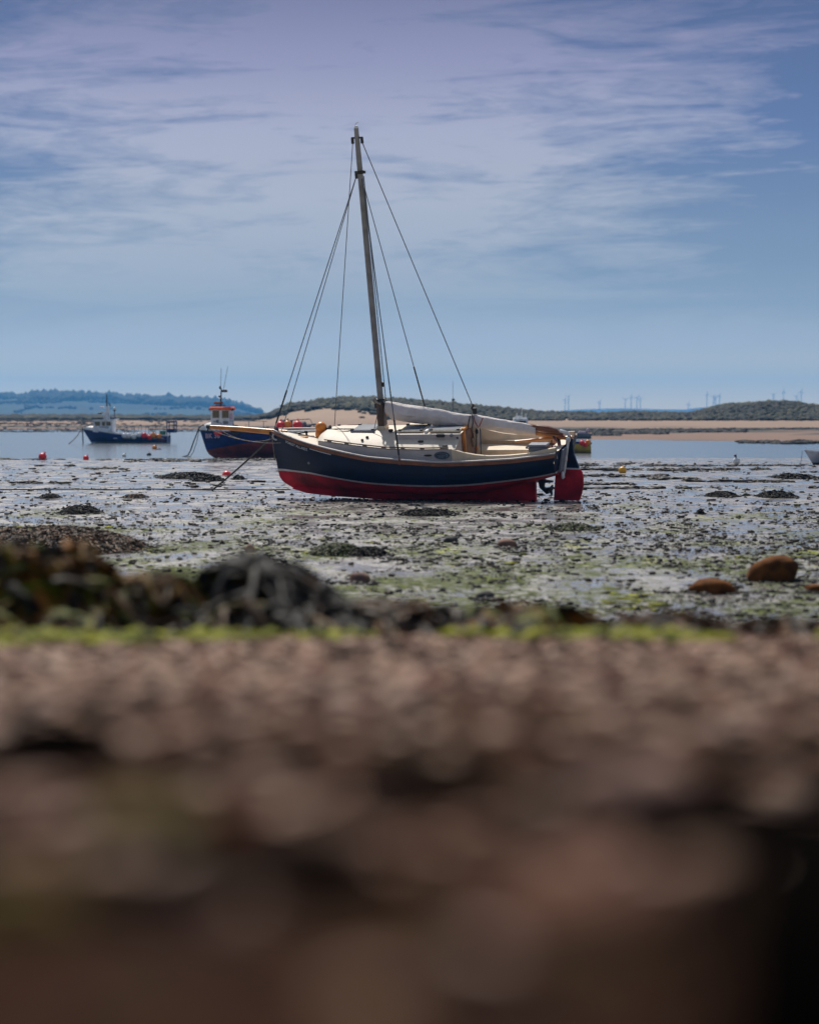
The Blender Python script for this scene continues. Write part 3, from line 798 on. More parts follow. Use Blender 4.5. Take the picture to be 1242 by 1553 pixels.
MB().tube([(5.14, .05, 1.60), (5.1, .0, 1.64), (5.16, -.06, 1.6), (5.18, .0, 1.54), (5.12, .06, 1.57), (5.06, 0, 1.6)], .035, 7).build('rope_coil', M['brown_mast'], SB, True)
MB().tube([(5.1, .1, 1.60), (4.85, .15, 1.622), (4.6, .12, 1.612), (4.52, .1, 1.615)], .011, 6).tube([(5.1, .2, 1.58), (4.85, .3, 1.578), (4.6, .25, 1.592), (4.52, .2, 1.60)], .011, 6).build('deck_line', M['rope'], SB)


def wire(a, b, name, r=.0085, sag=0.0, m='wire', ext=None):
    a, b = Vector(a), Vector(b)
    pts = [a.lerp(b, t) - Vector((0, 0, sag * 4 * t * (1 - t))) for t in ([0, 1] if not sag else np.linspace(0, 1, 12))]
    o = MB().tube(pts, r, 6).build(name, M[m], SB)
    if ext: MB().tube([a.lerp(b, ext[0]), a.lerp(b, ext[1])], r * 1.9, 8).build('turnbuckle', M['black'], o)


wire((3.95, 0, 7.06), (6.42, 0, 1.56), 'forestay', .010, ext=(.84, .97))
wire((3.95, 0, 7.06), (6.22, .05, 1.54), 'jib_halyard')
wire((3.80, 0, 7.76), (1.84, 0, 2.08), 'topping_lift', .0095)
wire((3.98, 0, 7.76), (5.10, -.25, 1.58), 'burgee_halyard', .008)
wire((3.84, .04, 6.95), (3.12, hb(3.12) + .01, 1.20), 'shroud', .0105, ext=(.86, .985))
wire((3.83, -.03, 6.75), (3.22, -hb(3.22), 1.2), 'shroud', .009, ext=(.72, .92))
wire((3.83, .0, 6.75), (3.60, .06, 1.62), 'halyard', .009)
wire((3.80, .03, 7.0), (3.74, .07, 2.2), 'halyard', .0095)
wire((3.89, .09, 2.1), (3.98, .35, 1.57), 'downhaul', .008)
wire((7.95, 0, 1.60), (6.2, hb(6.2, 1.25) + .012, 1.33), 'bobstay', .009, .10, 'pale_rope')
wire((7.7, 0, 1.59), (6.42, .02, 1.40), 'slack_line', .008, .16, 'pale_rope')
wire((6.45, .05, 1.44), (6.43, .08, .95), 'painter', .008, 0, 'pale_rope')
wire((1.78, .03, 1.60), (1.72, .42, 1.06), 'mainsheet', .010, 0, 'rope')
wire((1.70, .03, 1.60), (1.60, .40, 1.06), 'mainsheet', .010, 0, 'rope')
MB().box((1.77, .06, 1.52), (.07, .06, .10), .02).build('mainsheet_block', M['black'], SB)
mb = MB()
for k in range(5):
    a = k * 1.3
    mb.tube([(1.93, -.12 - .05 * k, 1.58), (1.90, -.14 - .05 * k + .02 * math.sin(a), 1.36), (1.91, -.10 - .05 * k, 1.14), (1.92, -.06 - .05 * k, 1.34)], .016, 6)
mb.build('hanging_rope', M['pale_rope'], SB, True)
MB().tube([(3.12, hb(3.12) + .02, 1.10), (3.12, hb(3.12) + .012, 1.26)], [.035, .014], 8).build('chainplate', M['mahogany'], SB)
# deck fittings
for x, y, z, d in ((2.36, .685, 1.585, (.19, .05, .075)), (2.78, .76, roof(2.78, .76) + .03, (.12, .06, .05)), (2.20, .90, roof(2.2, .9) + .03, (.12, .06, .04)), (2.0, .66, 1.53, (.05, .04, .05)), (3.60, .30, roof(3.6, .3) + .05, (.10, .08, .06)),
                   (4.03, .60, roof(4.03, .6) + .03, (.07, .05, .05)), (4.1, .72, roof(4.1, .72) + .03, (.06, .05, .05)), (5.0, -.28, 1.60, (.07, .06, .05))):
    MB().box((x, y, z), d, .018).build('deck_fitting', M['black'], SB)
MB().ball((2.12, .685, 1.59), .04, 10, 7).build('compass_dome', M['hatch_frame'], SB, True)
MB().prism([(2.56 + .085 * math.cos(a), 1.238 + .018 * math.sin(a)) for a in np.linspace(0, 6.28, 15)[:-1]], yc(2.5) + .012, yc(2.5) + .03).build('side_vent', M['black'], SB)
# oval badge on the cabin side
by = yc(2.26)
oval = lambda a, b, c=(2.26, 1.235): [(c[0] + a * math.cos(t), c[1] + b * math.sin(t)) for t in np.linspace(0, 2 * math.pi, 29)[:-1]]
BD = MB().prism(oval(.165, .078), by + .008, by + .026).build('oval_badge', M['badge'], SB)
mb = MB(); o1, o2 = oval(.146, .065), oval(.134, .056)
mb.add([(x, by + .031, z) for x, z in o1] + [(x, by + .031, z) for x, z in o2], [(i, (i + 1) % 28, 28 + (i + 1) % 28, 28 + i) for i in range(28)])
mb.box((2.275, by + .030, 1.227), (.16, .004, .018)).box((2.275, by + .030, 1.198), (.11, .004, .012)).torus((2.155, by + .030, 1.237), .020, .005, 'y', 14, 5)
mb.box((2.25, by + .030, 1.268), (.10, .004, .008)).build('badge_mark', M['badge_line'], BD)
# name on the bow, with the tail of the cove line
text_mesh('FOREST ALL-REST', .082, lambda a, b: sh.at_x(6.02 - a, float(interp(6.02 - a, SHEER)) - .165 + b, 1, .022), 'boat_name', M['letter'], SB)
mb = MB(); v = []
for x in np.linspace(5.32, 4.75, 10): v += [sh.at_x(x, float(interp(x, SHEER)) - .105, 1, .02), sh.at_x(x, float(interp(x, SHEER)) - .088, 1, .02)]
mb.add(v, [(2 * i, 2 * i + 1, 2 * i + 3, 2 * i + 2) for i in range(9)]).build('cove_line', M['letter'], SB)
MB().tube([sh.at_x(5.42, .98, 1, 0), sh.at_x(5.42, .98, 1, .03)], .028, 12).build('skin_fitting', M['alu'], SB)
# rudder, tiller, ladder, drive leg
rud = MB().prism([(.115, .70), (-.40, .685), (-.445, .62), (-.46, .50), (-.45, .33), (-.40, .15), (-.345, .02), (.21, .02)], -.028, .028).build('rudder', M['red'], SB)
MB().prism([(.08, .735), (-.385, .72), (-.34, .86), (-.30, 1.0), (-.29, 1.30), (-.31, 1.335), (-.155, 1.35), (-.14, 1.2)], -.034, .034).build('rudder_stock', M['navy'], rud)
MB().prism([(.09, .70), (-.395, .685), (-.385, .72), (.085, .735)], -.031, .031).build('rudder_band', M['boot'], rud)
MB().tube([(-.28, 0, 1.37), (.3, 0, 1.34), (.95, .05, 1.30)], [.04, .034, .024], 8).build('tiller', M['wood'], SB, True)
tx = lambda z: sh.trans(z) - .02
lad = MB()
lad.add([(tx(z) - .035, y, z) for z in (.72, 1.20) for y in (.16, .40)] + [(tx(z), y, z) for z in (.72, 1.20) for y in (.16, .40)], [(0, 1, 3, 2), (4, 6, 7, 5), (0, 2, 6, 4), (1, 5, 7, 3), (0, 4, 5, 1), (2, 3, 7, 6)])
lad = lad.build('boarding_ladder', M['hatch_frame'], SB)
MB().tube([(tx(1.3) - .05, .12, 1.33), (tx(.7) - .05, .12, .66), (tx(.6) - .05, .14, .60)], .028, 8).ball((tx(1.3) - .05, .12, 1.35), .055, 10, 7).box((tx(.58) - .05, .14, .60), (.06, .10, .16), .02).build('ladder_rail', M['whitebuoy'], lad, True)
MB().box((tx(.92) - .06, .09, .93), (.05, .05, .11), .02).build('reflector', M['redbuoy'], lad)
MB().prism([(.52, .47), (.50, .30), (.36, .16), (.30, .17), (.33, .26), (.40, .30), (.38, .40), (.20, .41), (.20, .435), (.36, .455), (.36, .47)], -.04, .04).build('drive_leg', M['black'], SB)
pr = MB()
for k in range(3):
    a = k * 2.094 + .5; d = Vector((0, math.cos(a), math.sin(a)))
    pr.tube([Vector((.27, 0, .25)), Vector((.26, 0, .25)) + d * .06, Vector((.25, 0, .25)) + d * .12], [.03, .035, .02], 6)
pr.tube([(.36, 0, .25), (.22, 0, .25)], [.035, .02], 8).build('propeller', M['black'], SB)
MB().tube([(.12, .03, 1.40), (.0, .05, 1.30), (-.02, .06, 1.17)], [.03, .045, .035], 8).build('hanging_strap', M['black'], SB)
MB().tube([(.06, .35, 1.40), (.06, .36, 1.10)], .012, 6).tube([(-.12, .40, 1.27), (.02, .2, 1.42), (-.1, .05, 1.40)], .010, 6).tube([(-.08, .6, 1.26), (.05, .2, 1.40)], .008, 6).build('backstay_line', M['red_rope'], SB)
W_ = SB.matrix_world
# loose gear on board
b_ = empty('gear_bag', W_ @ Matrix.Translation((.26, .62, 1.20)), 'grey covered gear bag resting on the aft cockpit edge of the sailing boat', 'bag')
MB().box((0, 0, .06), (.40, .26, .20), .04).build('bag_body', M['grey_cover'], b_)
MB().box((0, 0, .165), (.42, .28, .05), .02).build('bag_lid', M['hatch_frame'], b_)
MB().box((-.19, 0, .1), (.05, .2, .14), .02).build('end_pocket', M['mahogany'], b_)
MB().tube([(.22, .1, .13), (.05, .16, .0), (-.02, .17, -.03)], .008, 6).ball((.23, .1, .13), .03, 8, 6).build('bag_strap', M['pale_rope'], b_)
b_ = empty('orange_fender', W_ @ Matrix.Translation((5.30, .02, 1.36)), 'orange fender standing on the foredeck of the sailing boat', 'fender')
MB().ball((.02, 0, .12), .12, 12, 9, (1, 1, 1.15)).ball((0, 0, .27), .125, 12, 9, (1, 1, .95)).build('fender_body', M['orange'], b_, True)
MB().tube([(-.06, .0, .33), (-.12, .02, .24), (-.10, .05, .10)], .02, 6).build('fender_rope', M['brown_mast'], b_)


def ground_Y(py, z_of=None):
    Y = 40.0
    for _ in range(60):
        z = max(WZ, float(mud_z(0, Y)) if z_of is None else z_of)
        Y = .5 * Y + .5 * F * (CZ - z) / (py - HZ)
    return Y


def buoy(p, r, m, label, group=None, name='buoy', tilt=0.0, rope=False):
    t = empty(name, Matrix.Translation(p) @ Matrix.Rotation(tilt, 4, 'Y'), label, 'buoy', group)
    MB().ball((0, 0, r * .86), r, 18, 12, (1, 1, .97)).build('float', M[m], t, True)
    MB().tube([(0, 0, r * 1.78), (0, 0, r * 2.05)], r * .2, 8).torus((0, 0, r * 2.12), r * .14, r * .06, 'y', 10, 6).build('eye', M['black'] if m != 'redbuoy' else M['redbuoy'], t, True)
    return t


def fishing_hull(L, bmax, zs, zc, pq, stem, rake=.0):
    def b(u): return bmax * (.86 + .14 * math.sin(min(1, u / .45) * math.pi / 2)) if u < .45 else bmax * (1 - ((u - .45) / .55) ** 2.6) + .01
    return Hull(b, zs, zc, pq, stem, lambda z: -rake * z)


# ---- blue and red fishing boat aground, behind the bow
Yb = 129.0; sc_ = Yb / F
FB = empty('fishing_boat', frame(6, 0, 0, ((485 - CX) * sc_, Yb - .3, -.5)), 'blue and dull red fishing boat with orange wheelhouse roof, aground behind the bow', 'fishing boat')
LF = 6.55
fb = fishing_hull(LF, 1.15, lambda u: float(interp(u, [(0, 1.42), (.4, 1.40), (.75, 1.42), (1, 1.50)])), lambda u: float(interp(u, [(0, .30), (.3, .12), (.8, .06), (.96, .10), (1, .16)])),
                  lambda u: (float(interp(u, [(0, 2), (.5, 2.2), (1, 1.25)])), float(interp(u, [(0, 1.8), (.5, 1.7), (1, 1.1)]))),
                  lambda z: float(interp(z, [(0, LF - .62), (.12, LF - .55), (.4, LF - .36), (1.5, LF)])), .06)
fz = lambda u: float(interp(u, [(0, 1.04), (.4, .92), (.6, .82), (.8, .62), (.95, .46), (1, .42)]))
mb = MB(); fb.band(mb, fz, fb.zs, nv=8, us=U); fb.cap(mb, fz(0), fb.zs(0)); mb.build('hull', M['navy_work'], FB, True)
mb = MB(); fb.band(mb, fb.zc, fz, nv=10, us=U, vpow=1.6); fb.cap(mb, fb.zc(0) + .01, fz(0)); mb.build('hull_bottom', M['dull_red'], FB, True)
MB().prism([(.2, .3), (.2, .0), (LF - .8, .0), (LF - .58, .14), (LF - .7, .25)], -.07, .07).build('keel', M['dull_red'], FB)
fb.strip(MB(), lambda u: lerp(.40, .52, u), .14, .16, np.linspace(.36, .68, 20), -.05).build('bilge_keel', M['dull_red'], FB)
fb.strip(MB(), lambda u: fb.zs(u) - .03, .07, .04, np.linspace(0, .99, 50)).build('rubbing_strake', M['black'], FB)
xs = np.linspace(LF - 1.75, LF - .03, 22); v = []
for x in xs:
    hw = max(.02, fb.at_x(x, 1.46).y); top = float(interp(LF - x, [(0, 1.56), (.12, 1.70), (.35, 1.86), (.7, 1.95), (1.75, 1.98)]))
    for k in range(13):
        a = math.pi * k / 12; v.append((x, hw * math.cos(a), 1.45 + (top - 1.45) * math.sin(a) ** .7))
MB().add(v, grid_faces(22, 13).tolist()).build('foredeck_shelter', M['white'], FB, True)
wx = LF - 1.25
wh = MB().box((wx, .05, 2.12), (1.05, 1.25, 1.05), .05).build('wheelhouse', M['white'], FB)
MB().box((wx, .05, 2.67), (1.22, 1.42, .20), .07).build('roof', M['redroof'], wh)
for dx in (.24, -.28):
    w = MB().box((wx + dx, .685, 2.36), (.36, .02, .42), .008).build('window', M['dark_glass'], wh)
    MB().box((wx + dx, .69, 2.14), (.40, .03, .035)).box((wx + dx, .69, 2.58), (.40, .03, .03)).build('window_frame', M['white_worn'], w)
for dy in (-.25, .3): MB().box((wx + .53, dy, 2.36), (.02, .4, .36), .008).build('window', M['dark_glass'], wh)
ms = MB().tube([(wx + .1, .05, 2.72), (wx + .06, .05, 3.75)], [.05, .03], 8).box((wx - .12, .05, 3.62), (.30, .12, .14), .03).box((wx + .12, .05, 3.8), (.1, .08, .16), .02).box((wx + .16, .05, 3.32), (.12, .08, .1), .02)
ms.box((wx + .1, .05, 2.84), (.5, .2, .06)).build('mast', M['black'], FB)
MB().tube([(wx + .10, .05, 3.8), (wx + .06, .05, 4.85)], .012, 6).tube([(wx - .06, .05, 3.7), (wx - .30, .05, 4.95)], .012, 6).build('aerial', M['wire'], FB)
MB().box((wx + .22, .05, 2.98), (.52, .16, .14), .05).build('radar_bar', M['mahogany'], FB)
MB().box((wx + .62, .5, 2.62), (.10, .10, .12), .03).box((wx - .62, .5, 2.62), (.16, .10, .14), .03).box((wx + .35, .55, 2.78), (.3, .08, .06), .02).build('deck_lamp', M['black'], FB)
MB().box((wx - .60, .66, 2.25), (.14, .08, .34), .03).build('deck_gear', M['pinkletter'], FB)
MB().box((wx - .30, .72, 1.92), (.28, .08, .14), .03).tube([(wx - .1, .72, 1.85), (wx + .35, .72, 1.98)], .02, 6).box((wx + .15, .72, 2.0), (.12, .05, .12), .02).build('wheelhouse_gear', M['grey_cover'], FB)
MB().torus((wx - .92, fb.at_x(wx - .9, 1.4).y + .08, 1.50), .20, .09, 'y').build('tyre_fender', M['black'], FB, True)
v = []
for x in np.linspace(wx - 2.7, wx - .55, 14):
    y = fb.at_x(x, 1.42).y; v += [(x, y + .01, 1.42), (x, y - .06, 1.62 + .02 * math.sin(x * 5)), (x, y - .5, 1.62)]
MB().add(v, grid_faces(14, 3).tolist()).build('dodger', M['blue'], FB, True)
mb = MB()
for x in (wx - .75, wx - 1.6, wx - 2.4): mb.tube([(x, .9, 1.5), (x, .9, 2.0)], .018, 6)
mb.tube([(wx - .55, .9, 2.0), (wx - 2.6, .9, 1.98)], .016, 6).build('guard_rail', M['alu'], FB)
mb = MB().box((1.95, .3, 1.9), (.3, .3, .36), .06).tube([(1.95, .3, 1.5), (1.95, .3, 1.9)], .06, 8).tube([(1.95, .3, 2.0), (.5, .2, 2.1), (.2, .2, 1.6)], .025, 6).box((1.5, .2, 1.75), (.12, .2, .6), .03)
mb.box((.85, .3, 1.72), (.35, .4, .5), .08).box((.55, .4, 1.65), (.25, .3, .4), .08).torus((.25, .45, 1.55), .28, .06, 'y').box((2.15, .5, 1.58), (.4, .4, .3), .05).build('net_hauler', M['grey_cover'], FB)
text_mesh('BK 36', .36, lambda a, b: fb.at_x(LF - .34 - a, 1.06 + b + .02 * a, 1, .03), 'registration', M['pinkletter'], FB)
FW = FB.matrix_world


def hang(hull, mtx, x, z, r, m, label, group, out=.7):
    p = hull.at_x(x, z); q = mtx @ Vector((p.x, p.y + r * out, z)); buoy(q - Vector((0, 0, r)), r, m, label, group)


hang(fb, FW, 1.93, 1.78, .25, 'redbuoy', 'red round buoy on the blue fishing boat gunwale, left of the orange one', 'buoys on the aground fishing boat', .1)
hang(fb, FW, 1.58, 1.84, .23, 'orange', 'orange round buoy between the two red ones on the aground blue fishing boat', 'buoys on the aground fishing boat', -.3)
hang(fb, FW, 1.02, 1.80, .26, 'redbuoy', 'red round buoy right of the orange one above the sailing boat foredeck', 'buoys on the aground fishing boat', .1)
b_ = empty('red_fender', FW @ Matrix.Translation((LF - 1.16, fb.at_x(LF - 1.16, 1.35).y + .12, 1.34)), 'red fender hanging below the bowsprit beside the registration on the blue fishing boat', 'fender')
MB().ball((0, 0, 0), .12, 12, 9, (1.9, .8, .9)).build('fender_body', M['redbuoy'], b_, True)
MB().tube([(.1, 0, .08), (.1, -.04, .25)], .012, 6).build('fender_rope', M['rope'], b_)

# ---- navy catamaran fishing boat afloat on the left
Yl = 197.0; sl = Yl / F
CB = empty('work_boat', frame(2, 0, 0, ((256 - CX) * sl, Yl, WZ)), 'navy fishing boat with white wheelhouse and buoy row, afloat at left', 'fishing boat')
LC = 7.15
cb = fishing_hull(LC, 1.35, lambda u: float(interp(u, [(0, .62), (.3, .66), (.6, .78), (.8, 1.0), (1, 1.18)])), lambda u: -.1,
                  lambda u: (float(interp(u, [(0, 6), (.6, 4), (1, 1.2)])), float(interp(u, [(0, 3), (.6, 2), (1, 1.1)]))),
                  lambda z: float(interp(z, [(-.1, LC - .85), (0, LC - .74), (1.18, LC)])), .02)
cz1 = lambda u: .09
mb = MB(); cb.band(mb, cz1, cb.zs, nv=8, us=U); cb.cap(mb, .09, .62); mb.build('hull', M['navy_work'], CB, True)
mb = MB(); cb.band(mb, lambda u: .03, lambda u: .092, nv=1, o0=.01, o1=.01, us=U); mb.build('boot_stripe', M['white_worn'], CB, True)
mb = MB(); cb.band(mb, cb.zc, lambda u: .03, nv=3, us=U); cb.cap(mb, -.09, .09); mb.build('hull_bottom', M['black'], CB, True)
cb.strip(MB(), lambda u: cb.zs(u) + .03, .10, -.06, np.linspace(0, .99, 50), .02).build('gunwale', M['white_worn'], CB, True)
mb = MB(); sheet(mb, np.linspace(.0, LC - .1, 30), lambda x: -cb.at_x(x, cb.zs(x / LC) - .05).y, lambda x: cb.at_x(x, cb.zs(x / LC) - .05).y, lambda x, y: cb.zs(x / LC) - .04, 2); mb.build('deck', M['white_worn'], CB)
xs = np.linspace(LC - 2.5, LC - .06, 22); v = []
for x in xs:
    z0 = cb.zs(x / LC); hw = max(.03, cb.at_x(x, z0 - .03).y - .03); top = z0 + float(interp(LC - x, [(0, .05), (.3, .25), (1, .36), (2.5, .42)]))
    for k in range(11):
        a = math.pi * k / 10; v.append((x, hw * math.cos(a), z0 + (top - z0) * math.sin(a) ** .45))
MB().add(v, grid_faces(22, 11).tolist()).build('foredeck', M['white_worn'], CB, True)
wh = MB()
wp = [(LC - .95, 1.28), (LC - 1.05, 1.40), (LC - 1.0, 1.72), (LC - 1.12, 1.84), (LC - 2.62, 1.84), (LC - 2.62, .75), (LC - 1.0, .95)]
wh = wh.prism(wp, -.9, .9).build('wheelhouse', M['white_worn'], CB)
MB().prism([(LC - .92, 1.84), (LC - 1.05, 1.95), (LC - 2.6, 1.98), (LC - 2.95, 2.04), (LC - 2.9, 1.98), (LC - 2.6, 1.84)], -1.0, 1.0).build('roof', M['white_worn'], wh)
for x0, x1 in ((LC - 1.14, LC - 1.62), (LC - 1.74, LC - 2.02), (LC - 2.12, LC - 2.48)):
    MB().prism([(x0 - (.0 if x1 > LC - 1.7 else 0), 1.78), (x1, 1.78), (x1, 1.45), (x0 - (.08 if x1 > LC - 1.7 else 0), 1.45)], .905, .915).build('window', M['dark_glass'], wh)
for y in (-.6, 0, .6): MB().box((LC - 1.005, y, 1.6), (.02, .45, .26), .005).build('window', M['dark_glass'], wh)
MB().box((LC - 1.95, .91, 1.34), (.8, .015, .07)).box((LC - 2.22, .91, 1.15), (.03, .015, .4)).build('wheelhouse_marking', M['blue'], wh)
MB().prism([(LC - 1.75, 1.95), (LC - 2.02, 2.85), (LC - 2.0, 3.05), (LC - 2.2, 3.05), (LC - 2.25, 1.95)], -.18, .18).prism([(LC - 1.5, 2.5), (LC - 1.45, 2.58), (LC - 1.95, 2.62), (LC - 1.95, 2.5)], -.25, .25).box((LC - 1.62, 0, 2.98), (.35, .5, .16), .05).build('mast_tower', M['white_worn'], CB)
MB().tube([(LC - 2.02, 0, 3.0), (LC - 2.0, 0, 4.05)], [.05, .035], 8).box((LC - 2.0, 0, 3.45), (.10, .1, .3), .02).box((LC - 2.0, 0, 3.8), (.08, .1, .16), .02).box((LC - 2.25, 0, 3.2), (.10, .1, .3), .03, Matrix.Rotation(.5, 3, 'Y')).box((LC - 1.45, 0, 2.46), (.35, .4, .10), .03).box((LC - 1.3, .3, 2.08), (.6, .1, .1), .03).build('aerial', M['black'], CB)
MB().tube([(LC - 2.72, .4, 2.0), (LC - 2.72, .4, 2.66)], .035, 6).tube([(LC - 2.72, .4, 2.62), (LC - 2.72, .4, 2.76)], [.05, .12], 10).build('dome_post', M['black'], CB)
MB().ball((LC - 2.72, .4, 2.86), .125, 12, 9, (1, 1, 1.15)).build('radar_dome', M['white'], CB, True)
MB().box((LC - 2.6, .2, 2.12), (.55, .6, .12), .03).build('roof_lamps', M['blue'], CB)
mb = MB()
for x in np.linspace(.9, LC - 3.3, 6):
    for y in (-1, 1): mb.tube([(x, y * 1.2, .7), (x, y * 1.2, 1.45)], .022, 6)
for y in (-1, 1): mb.tube([(.9, y * 1.2, 1.45), (LC - 3.3, y * 1.2, 1.45)], .02, 6)
mb.build('guard_rail', M['grey_cover'], CB)
mb = MB()
for y in (-.7, .7):
    for x in (-.55, .05): mb.tube([(x, y, .45 if x > 0 else .9), (x, y, 1.78)], .045, 6)
mb.box((-.25, 0, 1.78), (.72, 1.6, .14), .05).box((-.25, 0, 1.03), (.62, 1.4, .30), .03).build('stern_gantry', M['navy_work'], CB)
MB().tube([(-.3, .9, .9), (-.05, .9, .55)], .03, 6).tube([(0, .9, .1), (0, .9, .66)], .03, 6).build('gantry_stay', M['white_worn'], CB)
mb = MB().tube([(1.0, 1.2, 1.3), (.2, 1.2, 1.6)], .03, 6).box((2.2, .9, 1.5), (.2, .1, .12), .03).box((1.5, .9, 1.45), (.5, .1, .1), .03).build('deck_gear', M['grey_cover'], CB)
for x, s_ in ((LC - 2.95, .38), (LC - 4.0, .42), (.95, .36), (.45, .38)):
    p = cb.at_x(x, .42); MB().box((x, p.y + .012, .42), (s_, .02, .06)).build('hull_marking', M['letter'], CB)
p = cb.at_x(.55, .3); MB().box((.45, p.y + .013, .30), (.75, .02, .10)).build('hull_marking', M['dull_red'], CB)
CW = CB.matrix_world
t = empty('green_crate', CW @ Matrix.Translation((.40, .7, .66)), 'green fish crate standing at the stern of the navy fishing boat', 'crate')
MB().box((0, 0, .19), (.46, .6, .32), .03).build('crate_body', M['green'], t); MB().box((0, 0, .36), (.5, .64, .05), .02).build('crate_rim', M['green'], t)
for x, z, r, m, l in ((LC - 3.72, .68, .23, 'whitebuoy', 'leftmost of the four white buoys on the navy boat rail'), (LC - 4.05, .68, .23, 'whitebuoy', 'second from left of the four white buoys on the navy boat rail'),
                      (LC - 4.50, .60, .235, 'whitebuoy', 'third from left and lowest of the white buoys on the navy boat rail'), (LC - 4.95, .74, .225, 'whitebuoy', 'white buoy touching the red one on the navy boat rail'),
                      (LC - 5.33, .70, .245, 'redbuoy', 'upper red buoy next to the white ones on the navy boat rail'), (LC - 5.78, .54, .225, 'redbuoy', 'lower red buoy left of the orange one on the navy boat rail'),
                      (LC - 6.08, .70, .245, 'orange', 'larger orange buoy right of the red ones on the navy boat rail'), (LC - 6.52, .62, .215, 'orange', 'smaller orange buoy nearest the stern of the navy boat')):
    hang(cb, CW, x, z, r, m, l, 'buoys on the navy fishing boat rail', 1.0)

# ---- yellow open boat beyond the rudder
Yy = 145.0; sy = Yy / F
YB = empty('open_boat', frame(-4, 0, 0, ((895 - CX) * sy, Yy, WZ)), 'small yellow open boat with dark rim half hidden behind the rudder', 'boat')
yb_ = fishing_hull(3.3, .7, lambda u: lerp(.62, .8, u), lambda u: -.08, lambda u: (3.5 - 2 * u, 2.2 - u), lambda z: 3.0 + .4 * z, -.10)
mb = MB(); yb_.band(mb, lambda u: -.08, yb_.zs, nv=6, nu=30); yb_.cap(mb, -.07, .62); mb.build('hull', M['yellow_hull'], YB, True)
yb_.strip(MB(), lambda u: yb_.zs(u) - .02, .12, .03, np.linspace(0, .99, 30)).tube([yb_.pt(0, .60, 1) + Vector((-.02, 0, 0)), yb_.pt(0, .60, -1) + Vector((-.02, 0, 0))], .06, 6).build('rim', M['navy_work'], YB)
MB().box((1.0, 0, .4), (.3, 1.2, .05)).build('thwart', M['wood'], YB)
YW = YB.matrix_world
for x, z, r, m, l in ((.60, .66, .17, 'redbuoy', 'upper red buoy in the yellow open boat beside the rudder'), (.40, .56, .16, 'redbuoy', 'lower red buoy between the upper red and the orange one on the yellow boat'),
                      (.22, .70, .17, 'orange', 'orange buoy at the stern of the yellow open boat')):
    hang(yb_, YW, x, z, r, m, l, 'buoys on the yellow boat', .2)

# ---- white boat hidden behind the furled sail
Yw = 165.0; sw = Yw / F
WB = empty('fishing_boat', frame(0, 0, 0, ((812 - CX) * sw, Yw, WZ)), 'white fishing boat mostly hidden behind the furled sail, only wheelhouse top and thin mast showing', 'fishing boat')
LW = 6.3
wb = fishing_hull(LW, 1.1, lambda u: lerp(.85, 1.2, u), lambda u: -.1, lambda u: (4 - 2 * u, 2.4 - u), lambda z: LW - .5 + .4 * z, .02)
mb = MB(); wb.band(mb, lambda u: -.1, wb.zs, nv=6, nu=30); wb.cap(mb, -.09, .85); mb.build('hull', M['white_worn'], WB, True)
wh = MB().box((1.05, 0, 1.45), (1.0, 1.2, 1.4), .08).build('wheelhouse', M['white_worn'], WB)
MB().box((1.05, .605, 1.75), (.7, .02, .35), .01).build('window', M['dark_glass'], wh)
MB().tube([(.95, 0, 2.1), (.95, 0, 2.75)], .035, 6).box((1.2, 0, 2.2), (.4, .3, .12), .03).tube([(1.25, .2, 2.1), (1.3, .2, 2.45)], .05, 6).tube([(.7, .2, 2.1), (.65, .2, 2.4)], .05, 6).build('roof_gear', M['white_worn'], WB)
MB().tube([(5.7, 0, .9), (5.7, 0, 3.3)], .035, 6).tube([(5.7, 0, 3.3), (5.7, 0, 4.7)], .012, 6).ball((5.68, 0, 3.38), .11, 8, 6).box((5.5, 0, 2.75), (.3, .06, .06)).build('mast', M['wire'], WB)

# ---- small dinghy at the far sandbank, grey dinghy at the right edge
Ys = 224.0; ss = Ys / F
DB = empty('dinghy', frame(0, 0, 0, ((896 - CX) * ss, Ys, -.42)), 'tiny pale dinghy at the edge of the far sandbank right of the rudder', 'dinghy')
db = fishing_hull(2.2, .55, lambda u: lerp(.5, .62, u), lambda u: 0, lambda u: (3 - u, 2 - .8 * u), lambda z: 2.0 + .3 * z, .0)
mb = MB(); db.band(mb, lambda u: 0, db.zs, nv=5, nu=20); db.cap(mb, .01, .5); mb.build('hull', M['grey_cover'], DB, True)
MB().box((.8, 0, .62), (.7, .5, .26), .06).tube([(.3, 0, .5), (.3, 0, 1.0)], .05, 6).box((.3, 0, .85), (.25, .3, .3), .05).build('cargo', M['pinkletter'], DB)
Yr_ = 103.0; sr = Yr_ / F
RB = empty('rowing_boat', frame(-6, 0, 0, ((1218 - CX) * sr + 3.95, Yr_ + .4, -.40)), 'pale grey rowing boat with black bottom cut off by the right photo edge', 'boat')
rb = fishing_hull(4.0, .8, lambda u: lerp(.52, .70, u ** 2), lambda u: lerp(.0, .04, u), lambda u: (3 - 1.6 * u, 2 - .8 * u), lambda z: 3.5 + .62 * z, .1)
rz = lambda u: .16
mb = MB(); rb.band(mb, rz, rb.zs, nv=6, nu=40); rb.cap(mb, .16, .52); mb.build('hull', M['dingrey'], RB, True)
mb = MB(); rb.band(mb, rb.zc, rz, nv=6, nu=40); rb.cap(mb, .01, .16); mb.build('hull_bottom', M['black'], RB, True)
rb.strip(MB(), lambda u: rb.zs(u) - .01, .05, .03, np.linspace(0, .99, 40)).build('rim', M['white_worn'], RB)
MB().box((2.4, 0, .42), (.25, 1.4, .04)).box((1.2, 0, .40), (.25, 1.5, .04)).build('thwart', M['wood'], RB)
